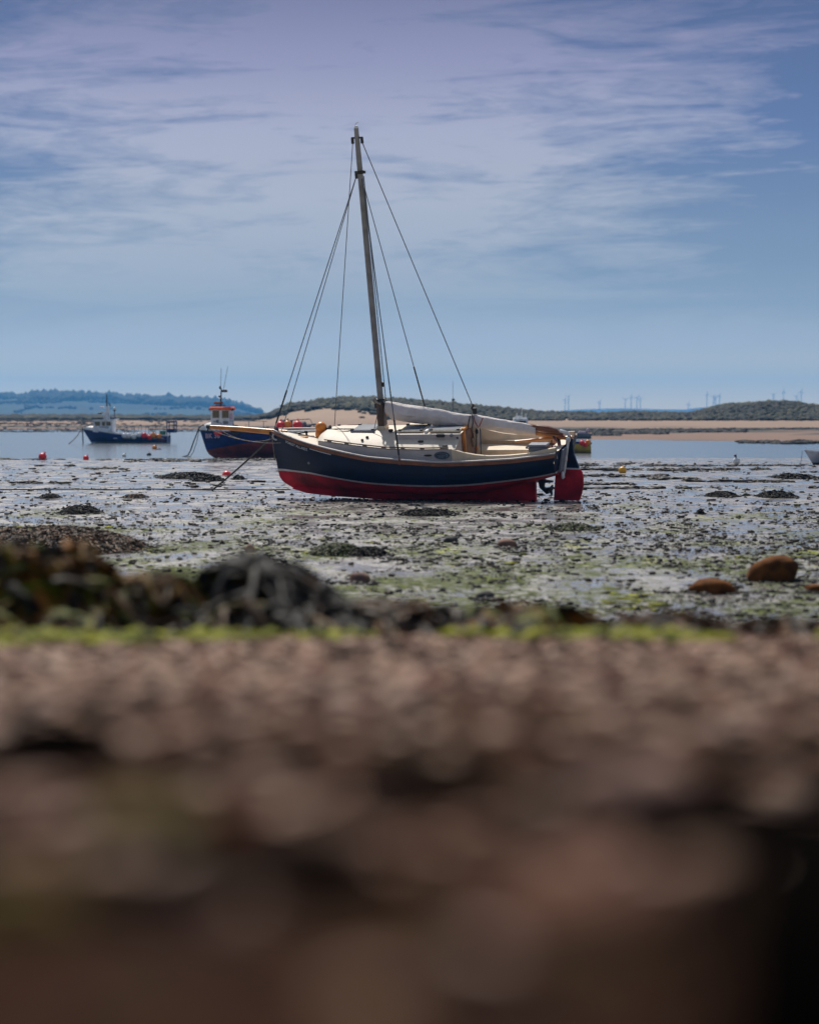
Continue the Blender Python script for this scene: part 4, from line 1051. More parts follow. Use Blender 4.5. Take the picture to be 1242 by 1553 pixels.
# ------------------------------------------------------------------ buoys on the mud and water
for px, py, r_px, m, l in ((62, 696.5, 6.3, 'redbuoy', 'large red buoy on the mud edge at the far left, nearest the photo edge'), (128.5, 697.5, 4.5, 'redbuoy', 'smaller red buoy on the mud below the navy boat bow'),
                           (187, 692.5, 3.2, 'whitebuoy', 'small white buoy on the mud between the small red one and the orange one'), (233, 681, 3.8, 'orange', 'orange buoy floating just below the stern of the navy fishing boat'),
                           (941.5, 717.5, 6.2, 'yellow', 'bright yellow buoy lying on the mud right of the rudder')):
    Y = ground_Y(py); p = at(px, py, Y); p.z = max(WZ - .03, float(mud_z(p.x, Y)) - .02)
    buoy(p, r_px * Y / F, m, l, None, tilt=.5)
Y = ground_Y(704); p = at(1117, 704, Y); p.z = max(WZ, float(mud_z(p.x, Y))) + .02; r = 5.6 * Y / F
t = empty('pickup_buoy', Matrix.Translation(p), 'white buoy with black top on the mud line left of the grey rowing boat', 'buoy')
MB().ball((0, 0, r * .8), r, 16, 10).build('float', M['whitebuoy'], t, True)
MB().tube([(0, 0, r * 1.6), (-r * .3, 0, r * 2.2)], r * .22, 8).ball((-r * .35, 0, r * 2.3), r * .36, 10, 7).build('handle', M['black'], t)
Y = ground_Y(720); p = at(338, 720, Y); p.z = float(mud_z(p.x, Y)) - .07
buoy(p, .16, 'redbuoy', 'small red float half sunk in the mud left of the mooring rope', tilt=1.2)
Y = ground_Y(681.5); p = at(241, 681.5, Y); p.z = WZ - .05
t = empty('mooring_float', Matrix.Translation(p), 'tiny dark float in the water right of the orange buoy', 'buoy')
MB().ball((0, 0, .06), .12, 10, 7, (1.5, 1, .8)).build('float', M['grey_cover'], t, True)
MB().tube([(0, 0, .12), (0, 0, .2)], .025, 6).build('eye', M['black'], t)
Y = ground_Y(690.5); p = at(226, 690.5, Y); p.z = max(WZ, float(mud_z(p.x, Y))) - .03
t = empty('mooring_float', Matrix.Translation(p), 'small black float on the mud between the white buoy and the blue fishing boat', 'buoy')
MB().ball((0, 0, .07), .11, 10, 7, (1.3, 1, 1)).build('float', M['black'], t, True)
MB().tube([(0, 0, .15), (0, 0, .24)], .025, 6).build('eye', M['black'], t)

# ropes lying on or running to the mud
def rope(pts, r, m, label):
    return tag(MB().tube(pts, r, 7).build('mooring_rope', M[m], None, True), label, 'rope')


g = lambda px, py: (lambda Y: (at(px, py, Y)[0], Y, float(mud_z(at(px, py, Y)[0], Y)) + .012))(ground_Y(py))
a_ = W_ @ Vector((6.47, .03, 1.42)); b_ = Vector(g(322, 744))
rope([a_.lerp(b_, t) - Vector((0, 0, .10 * 4 * t * (1 - t) * .3)) for t in np.linspace(0, 1, 14)], .022, 'rope', 'dark mooring rope from the sailing boat bow down to the mud')
k_ = a_.lerp(b_, .60)
pts = []
for px in np.linspace(-60, 440, 60): pts.append(g(px, 741.5 + 1.6 * (px / 440) + .5 * math.sin(px * .05)))
rope(pts, .013, 'rope', 'long dark rope lying straight across the mud left of the sailing boat')
a_ = FW @ Vector((LF + .01, .1, 1.52)); b_ = Vector(g(274, 692.5)); mid = a_.lerp(b_, .45) - Vector((.0, 0, .42))
rope([a_ + Vector((.25, 0, .28)), a_ + Vector((0, 0, .12)), a_.lerp(mid, .5) + Vector((-.06, 0, -.06)), mid, mid.lerp(b_, .5) + Vector((.12, 0, -.10)), b_], .035, 'rope', 'thick mooring rope sagging from the blue fishing boat bow to the mud')
rope([a_, a_.lerp(mid, .5) + Vector((.1, 0, -.1)), mid + Vector((.14, 0, -.12)), mid.lerp(b_, .5) + Vector((.25, 0, -.16)), b_ + Vector((.1, 0, 0))], .018, 'rope', 'thin slack rope beside the thick one at the blue fishing boat bow')
a_ = CW @ Vector((LC - .05, .1, 1.25)); b_ = at(104, 673.5, 192); b_.z = WZ + .0
rope([a_ + Vector((.5, 0, .18)), a_ + Vector((0, 0, .1)), a_.lerp(b_, .4) - Vector((0, 0, .12)), a_.lerp(b_, .75) - Vector((0, 0, .10)), b_], .04, 'rope', 'mooring rope running forward from the navy fishing boat bow to the water')
rope([a_ + Vector((-.05, 0, 0)), a_ + Vector((-.02, 0, -.6)), a_ + Vector((.02, 0, -1.35))], .05, 'rope', 'rope hanging straight down from the navy fishing boat bow')
Y = 103; a_ = Vector(((1219 - CX) * sr, 103.4, .25)); b_ = Vector(g(1214, 704))
rope([a_, a_.lerp(b_, .5) - Vector((0, 0, .05)), b_], .010, 'rope', 'thin rope from the grey rowing boat bow to the mud')


# ------------------------------------------------------------------ stones
def stone(px, py0, py1, w_px, m, label, seed, base_py=None, kind='rock', skew=0.0, Yfix=None, sink=.25):
    """a stone whose outline spans w_px and py0..py1 in the photograph, standing on the ground it is on"""
    r = np.random.default_rng(seed)
    Y = Yfix if Yfix else ground_Y(py1 - 1); sc = Y / F
    V, Fc = ICO3; V = V.copy()
    d = 1 + .40 * fbm(V[:, 0] * 1.3 + seed, V[:, 1] * 1.3 + V[:, 2] * 1.7, 4, seed) + .10 * fbm(V[:, 0] * 5 + V[:, 2] * 4, V[:, 1] * 5 + seed, 3, seed + 1)
    V = np.sign(V) * np.abs(V) ** .88 * d[:, None]
    w = w_px * sc / 2; h = (py1 - py0) * sc
    V[:, 0] += skew * V[:, 2]
    V *= np.array([w / 1.04, w * .8, h * (.5 + sink) / 1.02])
    x = (px - CX) * sc
    zg = float(beach_z(x, Y)) if Y < 12 else float(mud_z(x, Y))
    V += np.array([x, Y, zg + h - h * (.5 + sink)])
    return tag(np_mesh(kind, V, Fc, m, smooth=True), label, 'rock')


stone(1168, 838, 880, 74, M['rock_brown'], 'large rounded brown boulder on the mud, the taller of the two at right', 3, skew=.35)
stone(1080, 876, 899, 74, M['rock_brown'], 'low flat brown boulder left of the tall one on the mud', 8)
stone(1236, 885, 897, 34, M['rock_brown'], 'small brown stone cut by the right photo edge beside the boulders', 12)
stone(768, 818, 831, 32, M['rock_pink'], 'pinkish brown oblong stone on the mud below the keel end', 21)
stone(684, 815, 824, 22, M['rock_grey'], 'small dark grey stone left of the pinkish oblong stone', 23)
stone(546, 869, 885, 33, M['rock_pink'], 'brown rounded stone just above the blurred weed, below the green mound', 25)
stone(736, 896, 909, 30, M['rock_grey'], 'dark grey stone on green mud right of the brown rounded stone', 27)
stone(379, 827, 838, 17, M['rock_pink'], 'small reddish stone on the mud left of the green mound', 29)
stone(695, 746, 752, 12, M['rock_grey'], 'small dark stone on the mud directly under the hull', 31)
stone(842, 797, 804, 15, M['rock_grey'], 'small dark stone on the mud below the rudder', 33)


# ------------------------------------------------------------------ heaps of weed
def heap(px, py0, py1, w_px, m, label, seed, n=320, flen=.16, fw=.02, Yfix=None, rag=.5, depth=1.0, name='seaweed_heap'):
    """mound of many curling fronds over a dark core"""
    r = np.random.default_rng(seed)
    Y = Yfix if Yfix else ground_Y(py1 - 1); sc = Y / F
    zf = (lambda a, b: beach_z(a, b)) if Y < 12 else (lambda a, b: mud_z(a, b))
    x0 = (px - CX) * sc; w = w_px * sc / 2; h = (py1 - py0) * sc; dp = w * depth
    def top(a, b):
        rr = np.sqrt(a * a + b * b); k = np.clip(1 - rr ** 2.6, 0, 1)
        return k * (1 + .9 * rag * fbm(a * 2.2 + seed, b * 2.2, 3, seed))
    ta, rr = np.meshgrid(np.linspace(0, 2 * np.pi, 49), np.linspace(0, 1.05, 16))
    A, B = rr * np.cos(ta), rr * np.sin(ta)
    X, YY_ = x0 + A * w, Y + B * dp
    Z = zf(X, YY_) - .02 + top(A, B) * h * .86
    core_V, core_F = np.stack([X, YY_, Z], -1).reshape(-1, 3), grid_faces(16, 49); Vs = []; Fs = []; off = 0
    ns = 6
    for _ in range(n):
        q = math.sqrt(r.random()) * (1.0 if Y > 12 else .9); an = r.random() * 6.283
        a, b = q * math.cos(an), q * math.sin(an)
        L = flen * r.uniform(.5, 1.5); d = r.random() * 6.283; wd = fw * r.uniform(.5, 1.4); lift = r.uniform(.2, 1.0)
        ts = np.linspace(0, 1, ns); bend = r.normal(0, 1.6)
        px_ = np.cumsum(np.cos(d + bend * ts)) / ns * L; py_ = np.cumsum(np.sin(d + bend * ts)) / ns * L
        gx, gy = x0 + a * w + px_, Y + b * dp + py_
        gz_ = zf(gx, gy) + np.clip(top((gx - x0) / w, (gy - Y) / dp), 0, 2) * h * .86 + lift * .5 * L * np.sin(ts * 3.0) * .5 + .004
        tx_, ty_ = np.gradient(gx), np.gradient(gy); ln = np.hypot(tx_, ty_) + 1e-6; roll = r.normal(0, .9)
        nx, ny, nz = -ty_ / ln * math.cos(roll), tx_ / ln * math.cos(roll), math.sin(roll)
        ww = wd * (1 - .6 * ts ** 3)
        Pl = np.stack([gx + nx * ww, gy + ny * ww, gz_ + nz * ww], -1); Pr = np.stack([gx - nx * ww, gy - ny * ww, gz_ - nz * ww], -1)
        Pm = (Pl + Pr) / 2 + np.array([0, 0, .35 * wd])
        Vs.append(np.stack([Pl, Pm, Pr], 1).reshape(-1, 3)); Fs.append(grid_faces(ns, 3) + off); off += ns * 3
    o = tag(np_mesh(name, np.concatenate(Vs), np.concatenate(Fs), m, smooth=True), label, 'seaweed')
    np_mesh('weed_base', core_V, core_F, M['wrack_core'], o, smooth=True)
    return o


heap(60, 797, 831, 330, M['frond_brown'], 'wide rusty brown weed bank on the mud at the left, with a black crest', 5, 4160, 0.099, 0.0099, depth=1.6)
heap(122, 769, 781, 66, M['frond_black'], 'small dark weed mound above the rusty weed bank', 6, 672, 0.087, 0.0088, depth=1.6)
heap(512, 825, 842, 88, M['frond_green'], 'green topped weed mound on open mud below the hull', 7, 1440, 0.074, 0.0077, depth=1.3)
heap(558, 832, 844, 66, M['frond_black'], 'dark tail of weed touching the right of the green mound', 17, 640, 0.074, 0.0077, depth=1.2)
heap(650, 773.5, 782, 84, M['frond_black'], 'low dark weed mound on the mud just below the keel', 9, 672, 0.099, 0.0099, depth=1.8)
heap(1178, 746, 755, 58, M['frond_black'], 'dark weed hump on the mud below the grey rowing boat', 10, 608, 0.112, 0.0121, depth=2.2)
heap(1095, 747, 754, 50, M['frond_black'], 'flat dark weed patch left of the hump on the right mud', 11, 448, 0.112, 0.0110, depth=2.2)
heap(1062, 775, 782, 14, M['frond_black'], 'small dark weed tuft alone on the mud below the flat patch', 13, 144, 0.062, 0.0077)
heap(285, 718.5, 724.5, 82, M['frond_black'], 'long black weed ridge on the mud below the blue fishing boat bow', 14, 672, 0.186, 0.0193, depth=3)
heap(318, 725, 730, 46, M['frond_black'], 'second black weed ridge just right of and below the long one', 15, 416, 0.155, 0.0165, depth=3)
heap(362, 723, 728.5, 20, M['frond_black'], 'small black weed lump left of the sailing boat bow', 16, 192, 0.112, 0.0165, depth=2)
heap(1205, 720.5, 725, 64, M['frond_black'], 'black weed hump beneath the bow of the grey rowing boat', 18, 480, 0.186, 0.0193, depth=3)
heap(870, 795, 803, 70, M['frond_green'], 'low greenish weed strip on the mud below the rudder', 19, 672, 0.087, 0.0088, depth=1.8)
heap(205, 752, 757, 40, M['frond_brown'], 'thin brown weed strip on the mud between rope and small mound', 20, 352, 0.087, 0.0088, depth=1.8)
heap(75, 752, 758, 34, M['frond_black'], 'little dark weed streak at left just below the long rope', 26, 320, 0.087, 0.0088, depth=1.8)
# blurred heaps along the crest of the shingle
YK = 9.3
heap(40, 842, 962, 400, M['frond'], 'tall blurred wrack heap at the left edge of the shingle crest', 41, 2100, .30, .016, YK + .1, .7, .8)
heap(215, 886, 962, 250, M['frond'], 'lower wrack heap between the tall left one and the black one', 42, 1300, .28, .015, YK, .7, .9)
heap(395, 870, 962, 262, M['frond_mid'], 'black blurred wrack heap near the middle of the shingle crest', 43, 1600, .40, .015, YK + .1, .7, .8)
heap(590, 932, 965, 300, M['frond_brown'], 'low amber wrack heap right of the black one', 44, 1000, .22, .015, YK, .6, .8)
heap(790, 940, 966, 260, M['frond'], 'thin wrack bank on the crest right of the middle', 45, 700, .22, .018, YK, .6, .7)
heap(1010, 946, 968, 240, M['frond_brown'], 'flat brown wrack strip on the crest below the boulders', 46, 520, .13, .016, YK, .6, .7)
heap(1190, 950, 968, 160, M['frond_brown'], 'flat brown wrack strip at the right end of the crest', 47, 380, .13, .016, YK, .6, .7)

# green sea lettuce along the crest, uncountable
n = 11000
x = rng.uniform(-5.5, 5.5, n); Y = 8.55 + 1.5 * fbm(x * 1.3, x * 0 + 3, 4, 5) + rng.normal(0, .20, n) * (1 + 3 * fbm(x * 1.7, x * 0 + 8, 3, 15))
keep = fbm(x * 2.3, Y * .6, 3, 33) > -.10
x, Y = x[keep], Y[keep]; k = len(x); s = rng.uniform(.010, .034, k)
tag(scatter('sea_lettuce', lumps(6, ICO1, .3, 12), np.stack([x, Y, beach_z(x, Y) + s * .3], 1), np.stack([s * rng.uniform(1, 2, k), s * 1.2, s * .8], 1), rng.uniform(0, 6.28, k), M['algae']),
    'bright green sea lettuce band along the shingle crest', 'seaweed', kind='stuff')

shreds = []
for q in range(6):
    r_ = np.random.default_rng(50 + q); ts = np.linspace(-1, 1, 6)
    cx_, cy_, cz_ = ts * 1.1, .5 * np.sin(ts * r_.uniform(1, 3)), .55 * np.abs(np.sin(ts * r_.uniform(1.5, 3) + r_.uniform(0, 2))) + .05
    wv = .34 * (1 - .6 * np.abs(ts))
    shreds.append((np.stack([np.stack([cx_, cy_ - wv, cz_ * .6], 1), np.stack([cx_, cy_, cz_ * 1.3], 1), np.stack([cx_, cy_ + wv, cz_ * .4], 1)], 1).reshape(-1, 3), None))
_q = grid_faces(6, 3); _t = np.concatenate([_q[:, [0, 1, 2]], _q[:, [0, 2, 3]]]); shreds = [(v_, _t) for v_, _ in shreds]
# worm casts, weed scraps and shell bits over the mud
P, S = [], []
n = 30000
Y = 1 / rng.uniform(1 / 70, 1 / 13.5, n); x = rng.uniform(-.25, .25, n) * Y
Y2 = rng.uniform(18, 62, n); x2 = rng.uniform(-.21, .21, n) * Y2
x, Y = np.concatenate([x, x2]), np.concatenate([Y, Y2])
dens = 1.5 * fbm(x * 1.1, Y * .5, 4, 71) + .6 * fbm(x * .2, Y * .12, 2, 72)
keep = rng.random(len(x)) < np.interp(Y, [14, 20, 30, 44, 52, 70], [.18, .29, .40, .32, .12, .03]) * np.clip(1 + 2.4 * dens, .08, 2.6)
x, Y = x[keep], Y[keep]; k = len(x)
s = (.009 + .027 * rng.random(k) ** 2.4) * np.interp(Y, [14, 26, 40], [.75, .9, 1.05])
P.append(np.stack([x, Y, mud_z(x, Y) + s * .15], 1)); S.append(np.stack([s * rng.uniform(.9, 1.9, k), s * rng.uniform(.9, 1.6, k), s * rng.uniform(.55, 1.25, k)], 1))
# sparser scraps farther out
n = 2600
Y = rng.uniform(52, 112, n); x = rng.uniform(-.21, .21, n) * Y
keep = fbm(x * .25, Y * .15, 3, 73) > .0
x, Y = x[keep], Y[keep]; k = len(x); s = .016 + .05 * rng.random(k) ** 3
P.append(np.stack([x, Y, mud_z(x, Y) + s * .2], 1)); S.append(np.stack([s * rng.uniform(1, 2.6, k), s * 1.2, s * rng.uniform(.5, .9, k)], 1))
# strand lines at the water's edge
for py, x0, x1, dn, ht in ((706, 870, 1242, 420, .05), (703.5, 880, 960, 120, .06), (713, 860, 1170, 420, .06), (722, 880, 1010, 120, .05), (726, 985, 1080, 90, .05), (735, 880, 960, 80, .045), (741, 830, 1090, 160, .045), (697, -20, 95, 160, .05), (697.5, 150, 420, 360, .06), (700, 170, 330, 160, .05),
                             (706, 40, 110, 60, .06), (712, 130, 190, 60, .05), (733, 20, 120, 60, .045), (730, 380, 420, 60, .05), (731, 1040, 1200, 120, .05)):
    px = rng.uniform(x0, x1, dn); row = py + rng.normal(0, .5, dn) + 3.0 * fbm(px * .014, px * 0 + py * 1.7, 4, 4)
    keep = fbm(px * .045, px * 0 + py * 3.7, 4, 9) + rng.normal(0, .06, dn) > -.06; px, row = px[keep], row[keep]
    Y = np.array([ground_Y(r_) for r_ in row]); x = (px - CX) / F * Y; k = len(x)
    s = ht * rng.uniform(.5, 1.5, k)
    P.append(np.stack([x, Y, np.maximum(mud_z(x, Y), WZ) + s * .2], 1)); S.append(np.stack([s * rng.uniform(1.2, 4, k), s * 2, s * rng.uniform(.5, 1, k)], 1))
# finer grit and shreds between the lumps
n = 46000
Y = 1 / rng.uniform(1 / 48, 1 / 15, n); x = rng.uniform(-.21, .21, n) * Y
keep = rng.random(n) < np.clip(.30 + 1.6 * fbm(x * 1.1, Y * .5, 4, 71) + 1.0 * fbm(x * .3, Y * .2, 3, 75), .03, 1)
x, Y = x[keep], Y[keep]; k = len(x); s = .0035 + .0075 * rng.random(k) ** 2
P.append(np.stack([x, Y, mud_z(x, Y) + s * .2], 1)); S.append(np.stack([s * rng.uniform(1, 3.2, k), s * rng.uniform(.8, 1.5, k), s * rng.uniform(.5, 1.2, k)], 1))
# weed caught round the boulders and under the keel
for px, py, w_, dn in ((1168, 880, 50, 150), (1080, 899, 50, 150), (1236, 897, 24, 60), (768, 831, 20, 60), (546, 885, 22, 60), (736, 909, 20, 60), (640, 758, 190, 420), (862, 758, 26, 70)):
    px_ = px + rng.normal(0, w_ * .55, dn); row = py + np.abs(rng.normal(0, 2.2, dn)) - 1.5
    Y = np.array([ground_Y(r_) for r_ in row]); x = (px_ - CX) / F * Y; s = .010 + .022 * rng.random(dn) ** 2
    P.append(np.stack([x, Y, mud_z(x, Y) + s * .2], 1)); S.append(np.stack([s * rng.uniform(1, 2.6, dn), s * 1.2, s * rng.uniform(.5, 1.1, dn)], 1))
P, S = np.concatenate(P), np.concatenate(S)
tag(scatter('mud_scraps', lumps(10, ICO1, .5, 2) + shreds, P, S, rng.uniform(-.5, .5, len(P)), M['clump']), 'dark worm casts and weed scraps strewn over the wet mud', 'weed scraps', kind='stuff')
# bright green weed patches on the mud
n = 3200
Y = 1 / rng.uniform(1 / 42, 1 / 15, n); x = rng.uniform(-.2, .2, n) * Y
keep = fbm(x * .9, Y * .5, 3, 81) > .17
x, Y = x[keep], Y[keep]; k = len(x); s = rng.uniform(.015, .05, k)
tag(scatter('green_weed', lumps(6, ICO1, .3, 14), np.stack([x, Y, mud_z(x, Y) + .002], 1), np.stack([s * 2.2, s * 1.6, s * .32], 1), rng.uniform(0, 6.28, k), M['algae']), 'yellow green weed patches on the wet mud', 'seaweed', kind='stuff')

# pebbles of the shingle
n = 30000
Y = np.concatenate([rng.uniform(.5, 9.4, 17000), rng.uniform(4.0, 9.2, 13000)]); x = rng.uniform(-.22, .22, n) * Y + rng.uniform(-.15, .15, n)
keep = rng.random(n) < np.interp(Y, [.9, 1.2, 1.45, 1.75, 2.2, 3.2], [.0, .05, .45, .40, .35, 1])
x, Y = x[keep], Y[keep]; n = len(x)
s = .006 + .020 * rng.random(n) ** 2.2
x2 = rng.uniform(.22, .75, 30000) * rng.choice([-1, 1], 30000); Y2 = rng.uniform(1.5, 9.3, 30000); x2 = x2 * Y2; s2 = .009 + .018 * rng.random(30000) ** 2
x, Y, s = np.concatenate([x, x2]), np.concatenate([Y, Y2]), np.concatenate([s, s2]); n = len(x)
tag(scatter('shingle', lumps(8, ICO2, .05, 5), np.stack([x, Y, beach_z(x, Y) + s * .1], 1), np.stack([s * rng.uniform(1, 1.6, n), s * rng.uniform(.8, 1.3, n), s * .7], 1), rng.uniform(0, 6.28, n), M['pebble'], smooth=True),
    'pinkish brown pebbles of the blurred foreground beach', 'pebbles', kind='stuff')


# dark weed bits added to dim the nearest beach like lens vignetting
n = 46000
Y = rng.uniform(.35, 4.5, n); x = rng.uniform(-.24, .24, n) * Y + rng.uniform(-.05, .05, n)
keep = fbm(x * 3.0, Y * 3.0, 3, 91) + rng.normal(0, .06, n) > np.interp(Y, [.9, 1.2, 1.42, 1.65, 1.95, 2.5, 3.2, 4.5], [-.5, -.36, -.10, -.04, -.10, .0, .06, .20])  # coverage grows towards the lens, standing in for vignette falloff
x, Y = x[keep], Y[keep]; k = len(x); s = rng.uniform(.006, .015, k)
tag(scatter('vignette_scatter', lumps(5, ICO1, .3, 40), np.stack([x, Y, beach_z(x, Y) + s * .35], 1), np.stack([s * 1.8, s * 1.6, s * .7], 1), rng.uniform(0, 6.28, k), M['vignette_dark']), 'added dark brown weed bits imitating vignetting on the blurred near beach', 'weed litter', kind='stuff')


# cobbles and weed close to the lens, all far out of focus
def near(px, py, w_px, h_px, m, label, seed, cat='rock'):
    Y = 665.0 / (py + h_px / 2 - 895)
    return stone(px, py - h_px / 2, py + h_px / 2, w_px, M[m], label, seed, Yfix=Y, kind='cobble', sink=.2)


near(70, 1140, 260, 90, 'rock_dark', 'dark out of focus stone at the left of the near beach', 101)
near(300, 1150, 170, 60, 'mat_dark', 'dark reddish out of focus stone right of the left one', 102)
near(650, 1195, 260, 80, 'rock_dark', 'dark out of focus stone in the middle of the near beach', 103)
near(440, 1325, 420, 110, 'rock_dark', 'wide dark out of focus stone left of the middle, near the lens', 104)
near(190, 1365, 330, 110, 'rock_dark', 'dark out of focus stone below the olive patch near the lens', 105)
near(1090, 1245, 330, 90, 'rock_dark', 'dark grey out of focus stone right of the middle, above the black rock', 107)
near(900, 1370, 360, 110, 'rock_soft', 'reddish brown out of focus stone near the lens right of the middle', 108)
near(960, 1190, 200, 60, 'rock_pink', 'pale out of focus stone above the grey one', 109)
near(225, 1250, 220, 80, 'rock_olive', 'olive out of focus stone near the left of the beach', 110)
near(30, 1380, 230, 130, 'rock_olive', 'olive out of focus stone cut by the left photo edge', 111)
# the black rock that fills the lower right corner
V, Fc = ICO3; V = V.copy(); V *= (1 + .2 * fbm(V[:, 0] * 1.5 + 3, V[:, 1] * 1.5 + V[:, 2], 3, 6))[:, None]
V = np.sign(V) * np.abs(V) ** .6 * np.array([.078, .12, .105]) + np.array([.153, .62, 1.60])
tag(np_mesh('rock', V, Fc, M['rock_dark'], smooth=True), 'black out of focus rock filling the lower right corner', 'rock')

# mussel and weed beds lying along the far sandbanks
P = []
for x0, x1, py0, py1, dn in ((820, 1010, 651, 661, 1500), (960, 1130, 650.5, 656, 700), (1080, 1300, 649, 652, 260), (1120, 1330, 669, 673.5, 420), (-40, 150, 644.5, 648.2, 700), (140, 320, 646.5, 648.4, 260), (180, 420, 641.5, 643, 220)):
    px = rng.uniform(x0, x1, dn); row = rng.uniform(py0, py1, dn)
    keep = fbm(px * .028, row * .30 + x0, 5, 6) + rng.normal(0, .05, dn) + .25 - .5 * np.abs((row - (py0 + py1) / 2) / (py1 - py0)) * 1.2 > .0
    px, row = px[keep], row[keep]; Y = np.full(len(px), 300.0)
    for _ in range(60): Y = .6 * Y + .4 * F * (CZ - np.maximum(shore_z((px - CX) / F * Y, Y), WZ)) / (row - HZ)
    x = (px - CX) / F * Y; P.append(np.stack([x, Y, np.maximum(shore_z(x, Y), WZ)], 1))
P = np.concatenate(P); k = len(P); s = rng.uniform(.05, .14, k)
tag(scatter('weed_beds', lumps(6, ICO1, .3, 22), P, np.stack([s * rng.uniform(2, 6, k), s * 3, s], 1), rng.uniform(-.2, .2, k), M['frond_black']), 'dark weed and mussel beds along the far sandbank', 'weed beds', kind='stuff')
# ------------------------------------------------------------------ air, sun, sky, camera
def haze():
    m = bpy.data.materials.new('sea_haze'); m.use_nodes = True; nt = m.node_tree
    nt.nodes.remove(nt.nodes['Principled BSDF'])
    v = nt.nodes.new('ShaderNodeVolumePrincipled'); v.inputs['Density'].default_value = HAZE_D
    v.inputs['Color'].default_value = (.15, .50, 1.0, 1); v.inputs['Anisotropy'].default_value = .35
    nt.links.new(v.outputs['Volume'], nt.nodes['Material Output'].inputs['Volume'])
    b = MB().box((0, 3780, 58), (9000, 7860, 125)); o = b.build('haze', m)
    tag(o, 'thin blue sea haze over the estuary', 'haze', kind='stuff')


HAZE_D = 1.8e-4
haze()

AZ, EL = R(-18), R(52)          # the sun stands beyond the boats, a little to the left
sun = bpy.data.lights.new('sun', 'SUN'); sun.energy = 4.6; sun.angle = R(1.5); sun.color = (1, .95, .87)
so = bpy.data.objects.new('sun', sun); COL.objects.link(so)
sd = Vector((math.sin(AZ) * math.cos(EL), math.cos(AZ) * math.cos(EL), math.sin(EL)))
so.rotation_euler = sd.to_track_quat('Z', 'Y').to_euler(); so.location = sd * 300

w = bpy.data.worlds.new('World'); SC.world = w; w.use_nodes = True
nt = w.node_tree; N, Lk = nt.nodes, nt.links
bg = N['Background']; bg.inputs['Strength'].default_value = .1
sky = N.new('ShaderNodeTexSky'); sky.sky_type = 'NISHITA'; sky.sun_disc = False; sky.sun_elevation = EL; sky.sun_rotation = AZ; sky.air_density = 1.0; sky.dust_density = 1.5
tc = N.new('ShaderNodeTexCoord'); sp = N.new('ShaderNodeSeparateXYZ'); Lk.new(tc.outputs['Generated'], sp.inputs[0])


def M_(op, a, b=None, c=None):
    q = N.new('ShaderNodeMath'); q.operation = op
    for i, k in enumerate((a, b, c)):
        if k is None: continue
        if isinstance(k, (int, float)): q.inputs[i].default_value = k
        else: Lk.new(k, q.inputs[i])
    return q.outputs[0]


el = M_('ARCSINE', sp.outputs['Z']); az = M_('ARCTAN2', sp.outputs['X'], sp.outputs['Y'])


def ramp(fac, stops):
    r = N.new('ShaderNodeValToRGB'); cr = r.color_ramp
    cr.elements[0].position = stops[0][0]; cr.elements[0].color = (*stops[0][1], 1); cr.elements[1].position = stops[-1][0]; cr.elements[1].color = (*stops[-1][1], 1)
    for p, c in stops[1:-1]:
        e = cr.elements.new(p); e.color = (*c, 1)
    Lk.new(fac, r.inputs['Fac']); return r.outputs['Color']


def mix(f, a, b):
    q = N.new('ShaderNodeMix'); q.data_type = 'RGBA'
    if isinstance(f, (int, float)): q.inputs['Factor'].default_value = f
    else: Lk.new(f, q.inputs['Factor'])
    for s_, k in (('A', a), ('B', b)):
        if isinstance(k, tuple): q.inputs[s_].default_value = (*k, 1)
        else: Lk.new(k, q.inputs[s_])
    return q.outputs['Result']


def cloud(sx, sy, scale, detail, seed, dist=0.0, rough=.55, tilt=0.0):
    cb_ = N.new('ShaderNodeCombineXYZ')
    Lk.new(M_('MULTIPLY', az, sx), cb_.inputs['X']); Lk.new(M_('ADD', M_('MULTIPLY', el, sy), M_('MULTIPLY', az, tilt)), cb_.inputs['Y']); cb_.inputs['Z'].default_value = seed
    n = N.new('ShaderNodeTexNoise'); n.inputs['Scale'].default_value = scale; n.inputs['Detail'].default_value = detail; n.inputs['Distortion'].default_value = dist; n.inputs['Roughness'].default_value = rough
    Lk.new(cb_.outputs[0], n.inputs['Vector']); return n.outputs['Fac']


eln = M_('MULTIPLY', el, 1 / .5)      # 0 at the horizon, 1 at 28 degrees
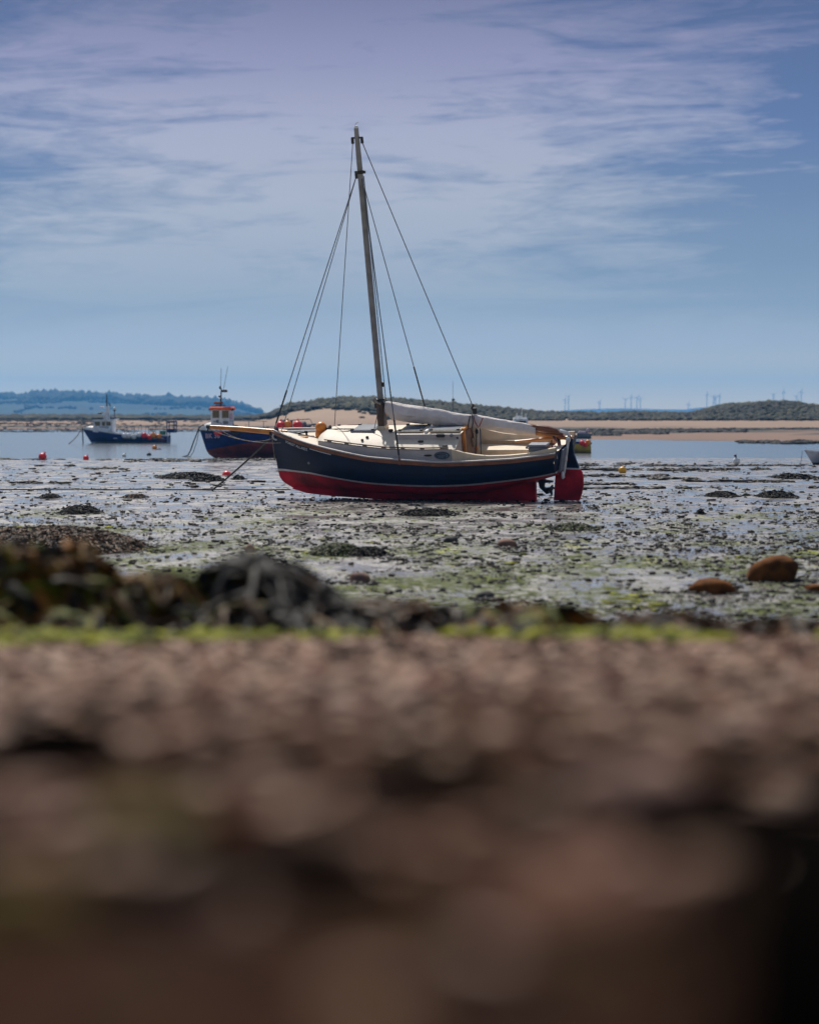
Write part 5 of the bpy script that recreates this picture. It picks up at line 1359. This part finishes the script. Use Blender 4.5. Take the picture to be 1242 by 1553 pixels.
# thin veil of high cloud: clear blue shows in gaps, paler towards the horizon
blue = ramp(eln, [(0, (1.55, 1.12, .45)), (.032, (.86, .76, .50)), (.06, (.50, .52, .54)), (.09, (.27, .345, .44)), (.127, (.185, .255, .385)), (.182, (.115, .175, .33)), (.237, (.068, .115, .30)), (.348, (.034, .055, .19)), (.55, (.12, .16, .28)), (1, (.22, .27, .38))])
veil = ramp(eln, [(0, (1.55, 1.12, .45)), (.032, (.86, .76, .50)), (.06, (.52, .54, .56)), (.09, (.35, .405, .475)), (.182, (.43, .44, .52)), (.237, (.40, .39, .51)), (.293, (.27, .25, .41)), (.348, (.16, .145, .28)), (.55, (.60, .57, .58)), (1, (1.25, 1.16, 1.05))])
big = cloud(4.5, 15, 1.0, 4, 2.3, .6, tilt=.6); mid_ = cloud(9, 58, 1.0, 7, 7.1, 1.3, .62, tilt=-2.0); fine = cloud(60, 300, 1.0, 5, 4.4, .8, .62, tilt=-6)
body = M_('ADD', M_('ADD', M_('MULTIPLY', big, .60), M_('ADD', M_('MULTIPLY', M_('SUBTRACT', mid_, .5), 1.05), .27)), M_('MULTIPLY', M_('SUBTRACT', fine, .5), .34))
# the veil is thickest above the mast and thins towards the sides, most of all to the right
cen = M_('SUBTRACT', 1.0, M_('MULTIPLY', M_('ABSOLUTE', M_('ADD', az, .03)), 3.4))
body = M_('ADD', body, M_('MULTIPLY', M_('SUBTRACT', cen, .62), .66))
body = M_('SUBTRACT', body, M_('MULTIPLY', M_('MAXIMUM', M_('SUBTRACT', az, .08), 0.0), 1.0))
fac = ramp(body, [(.36, (0, 0, 0)), (.70, (1, 1, 1))])
col = mix(fac, blue, veil)
tint = N.new('ShaderNodeVectorMath'); tint.operation = 'SCALE'; tint.inputs['Scale'].default_value = 10.0
Lk.new(col, tint.inputs[0])
Lk.new(mix(.88, sky.outputs['Color'], tint.outputs[0]), bg.inputs['Color'])

cam = bpy.data.cameras.new('camera'); co = bpy.data.objects.new('camera', cam); COL.objects.link(co)
co.location = (0, 0, CZ); co.rotation_euler = (R(90), 0, 0)
cam.sensor_fit = 'HORIZONTAL'; cam.sensor_width = 24; cam.lens = 24 * F / 1242
cam.shift_y = -(776.5 - HZ) / 1242
cam.clip_start = .05; cam.clip_end = 20000
cam.dof.use_dof = True; cam.dof.focus_distance = 57.0; cam.dof.aperture_fstop = (cam.lens / 1000) / .056
SC.camera = co
SC.view_settings.view_transform = 'Standard'; SC.view_settings.look = 'None'; SC.view_settings.exposure = 0.0; SC.view_settings.gamma = 1.0
SC.cycles.use_denoising = True; SC.cycles.sample_clamp_indirect = 2.0; SC.cycles.sample_clamp_direct = 12.0
SC.cycles.volume_bounces = 0; SC.cycles.max_bounces = 6; SC.cycles.transparent_max_bounces = 8
SC.render.engine = 'CYCLES'
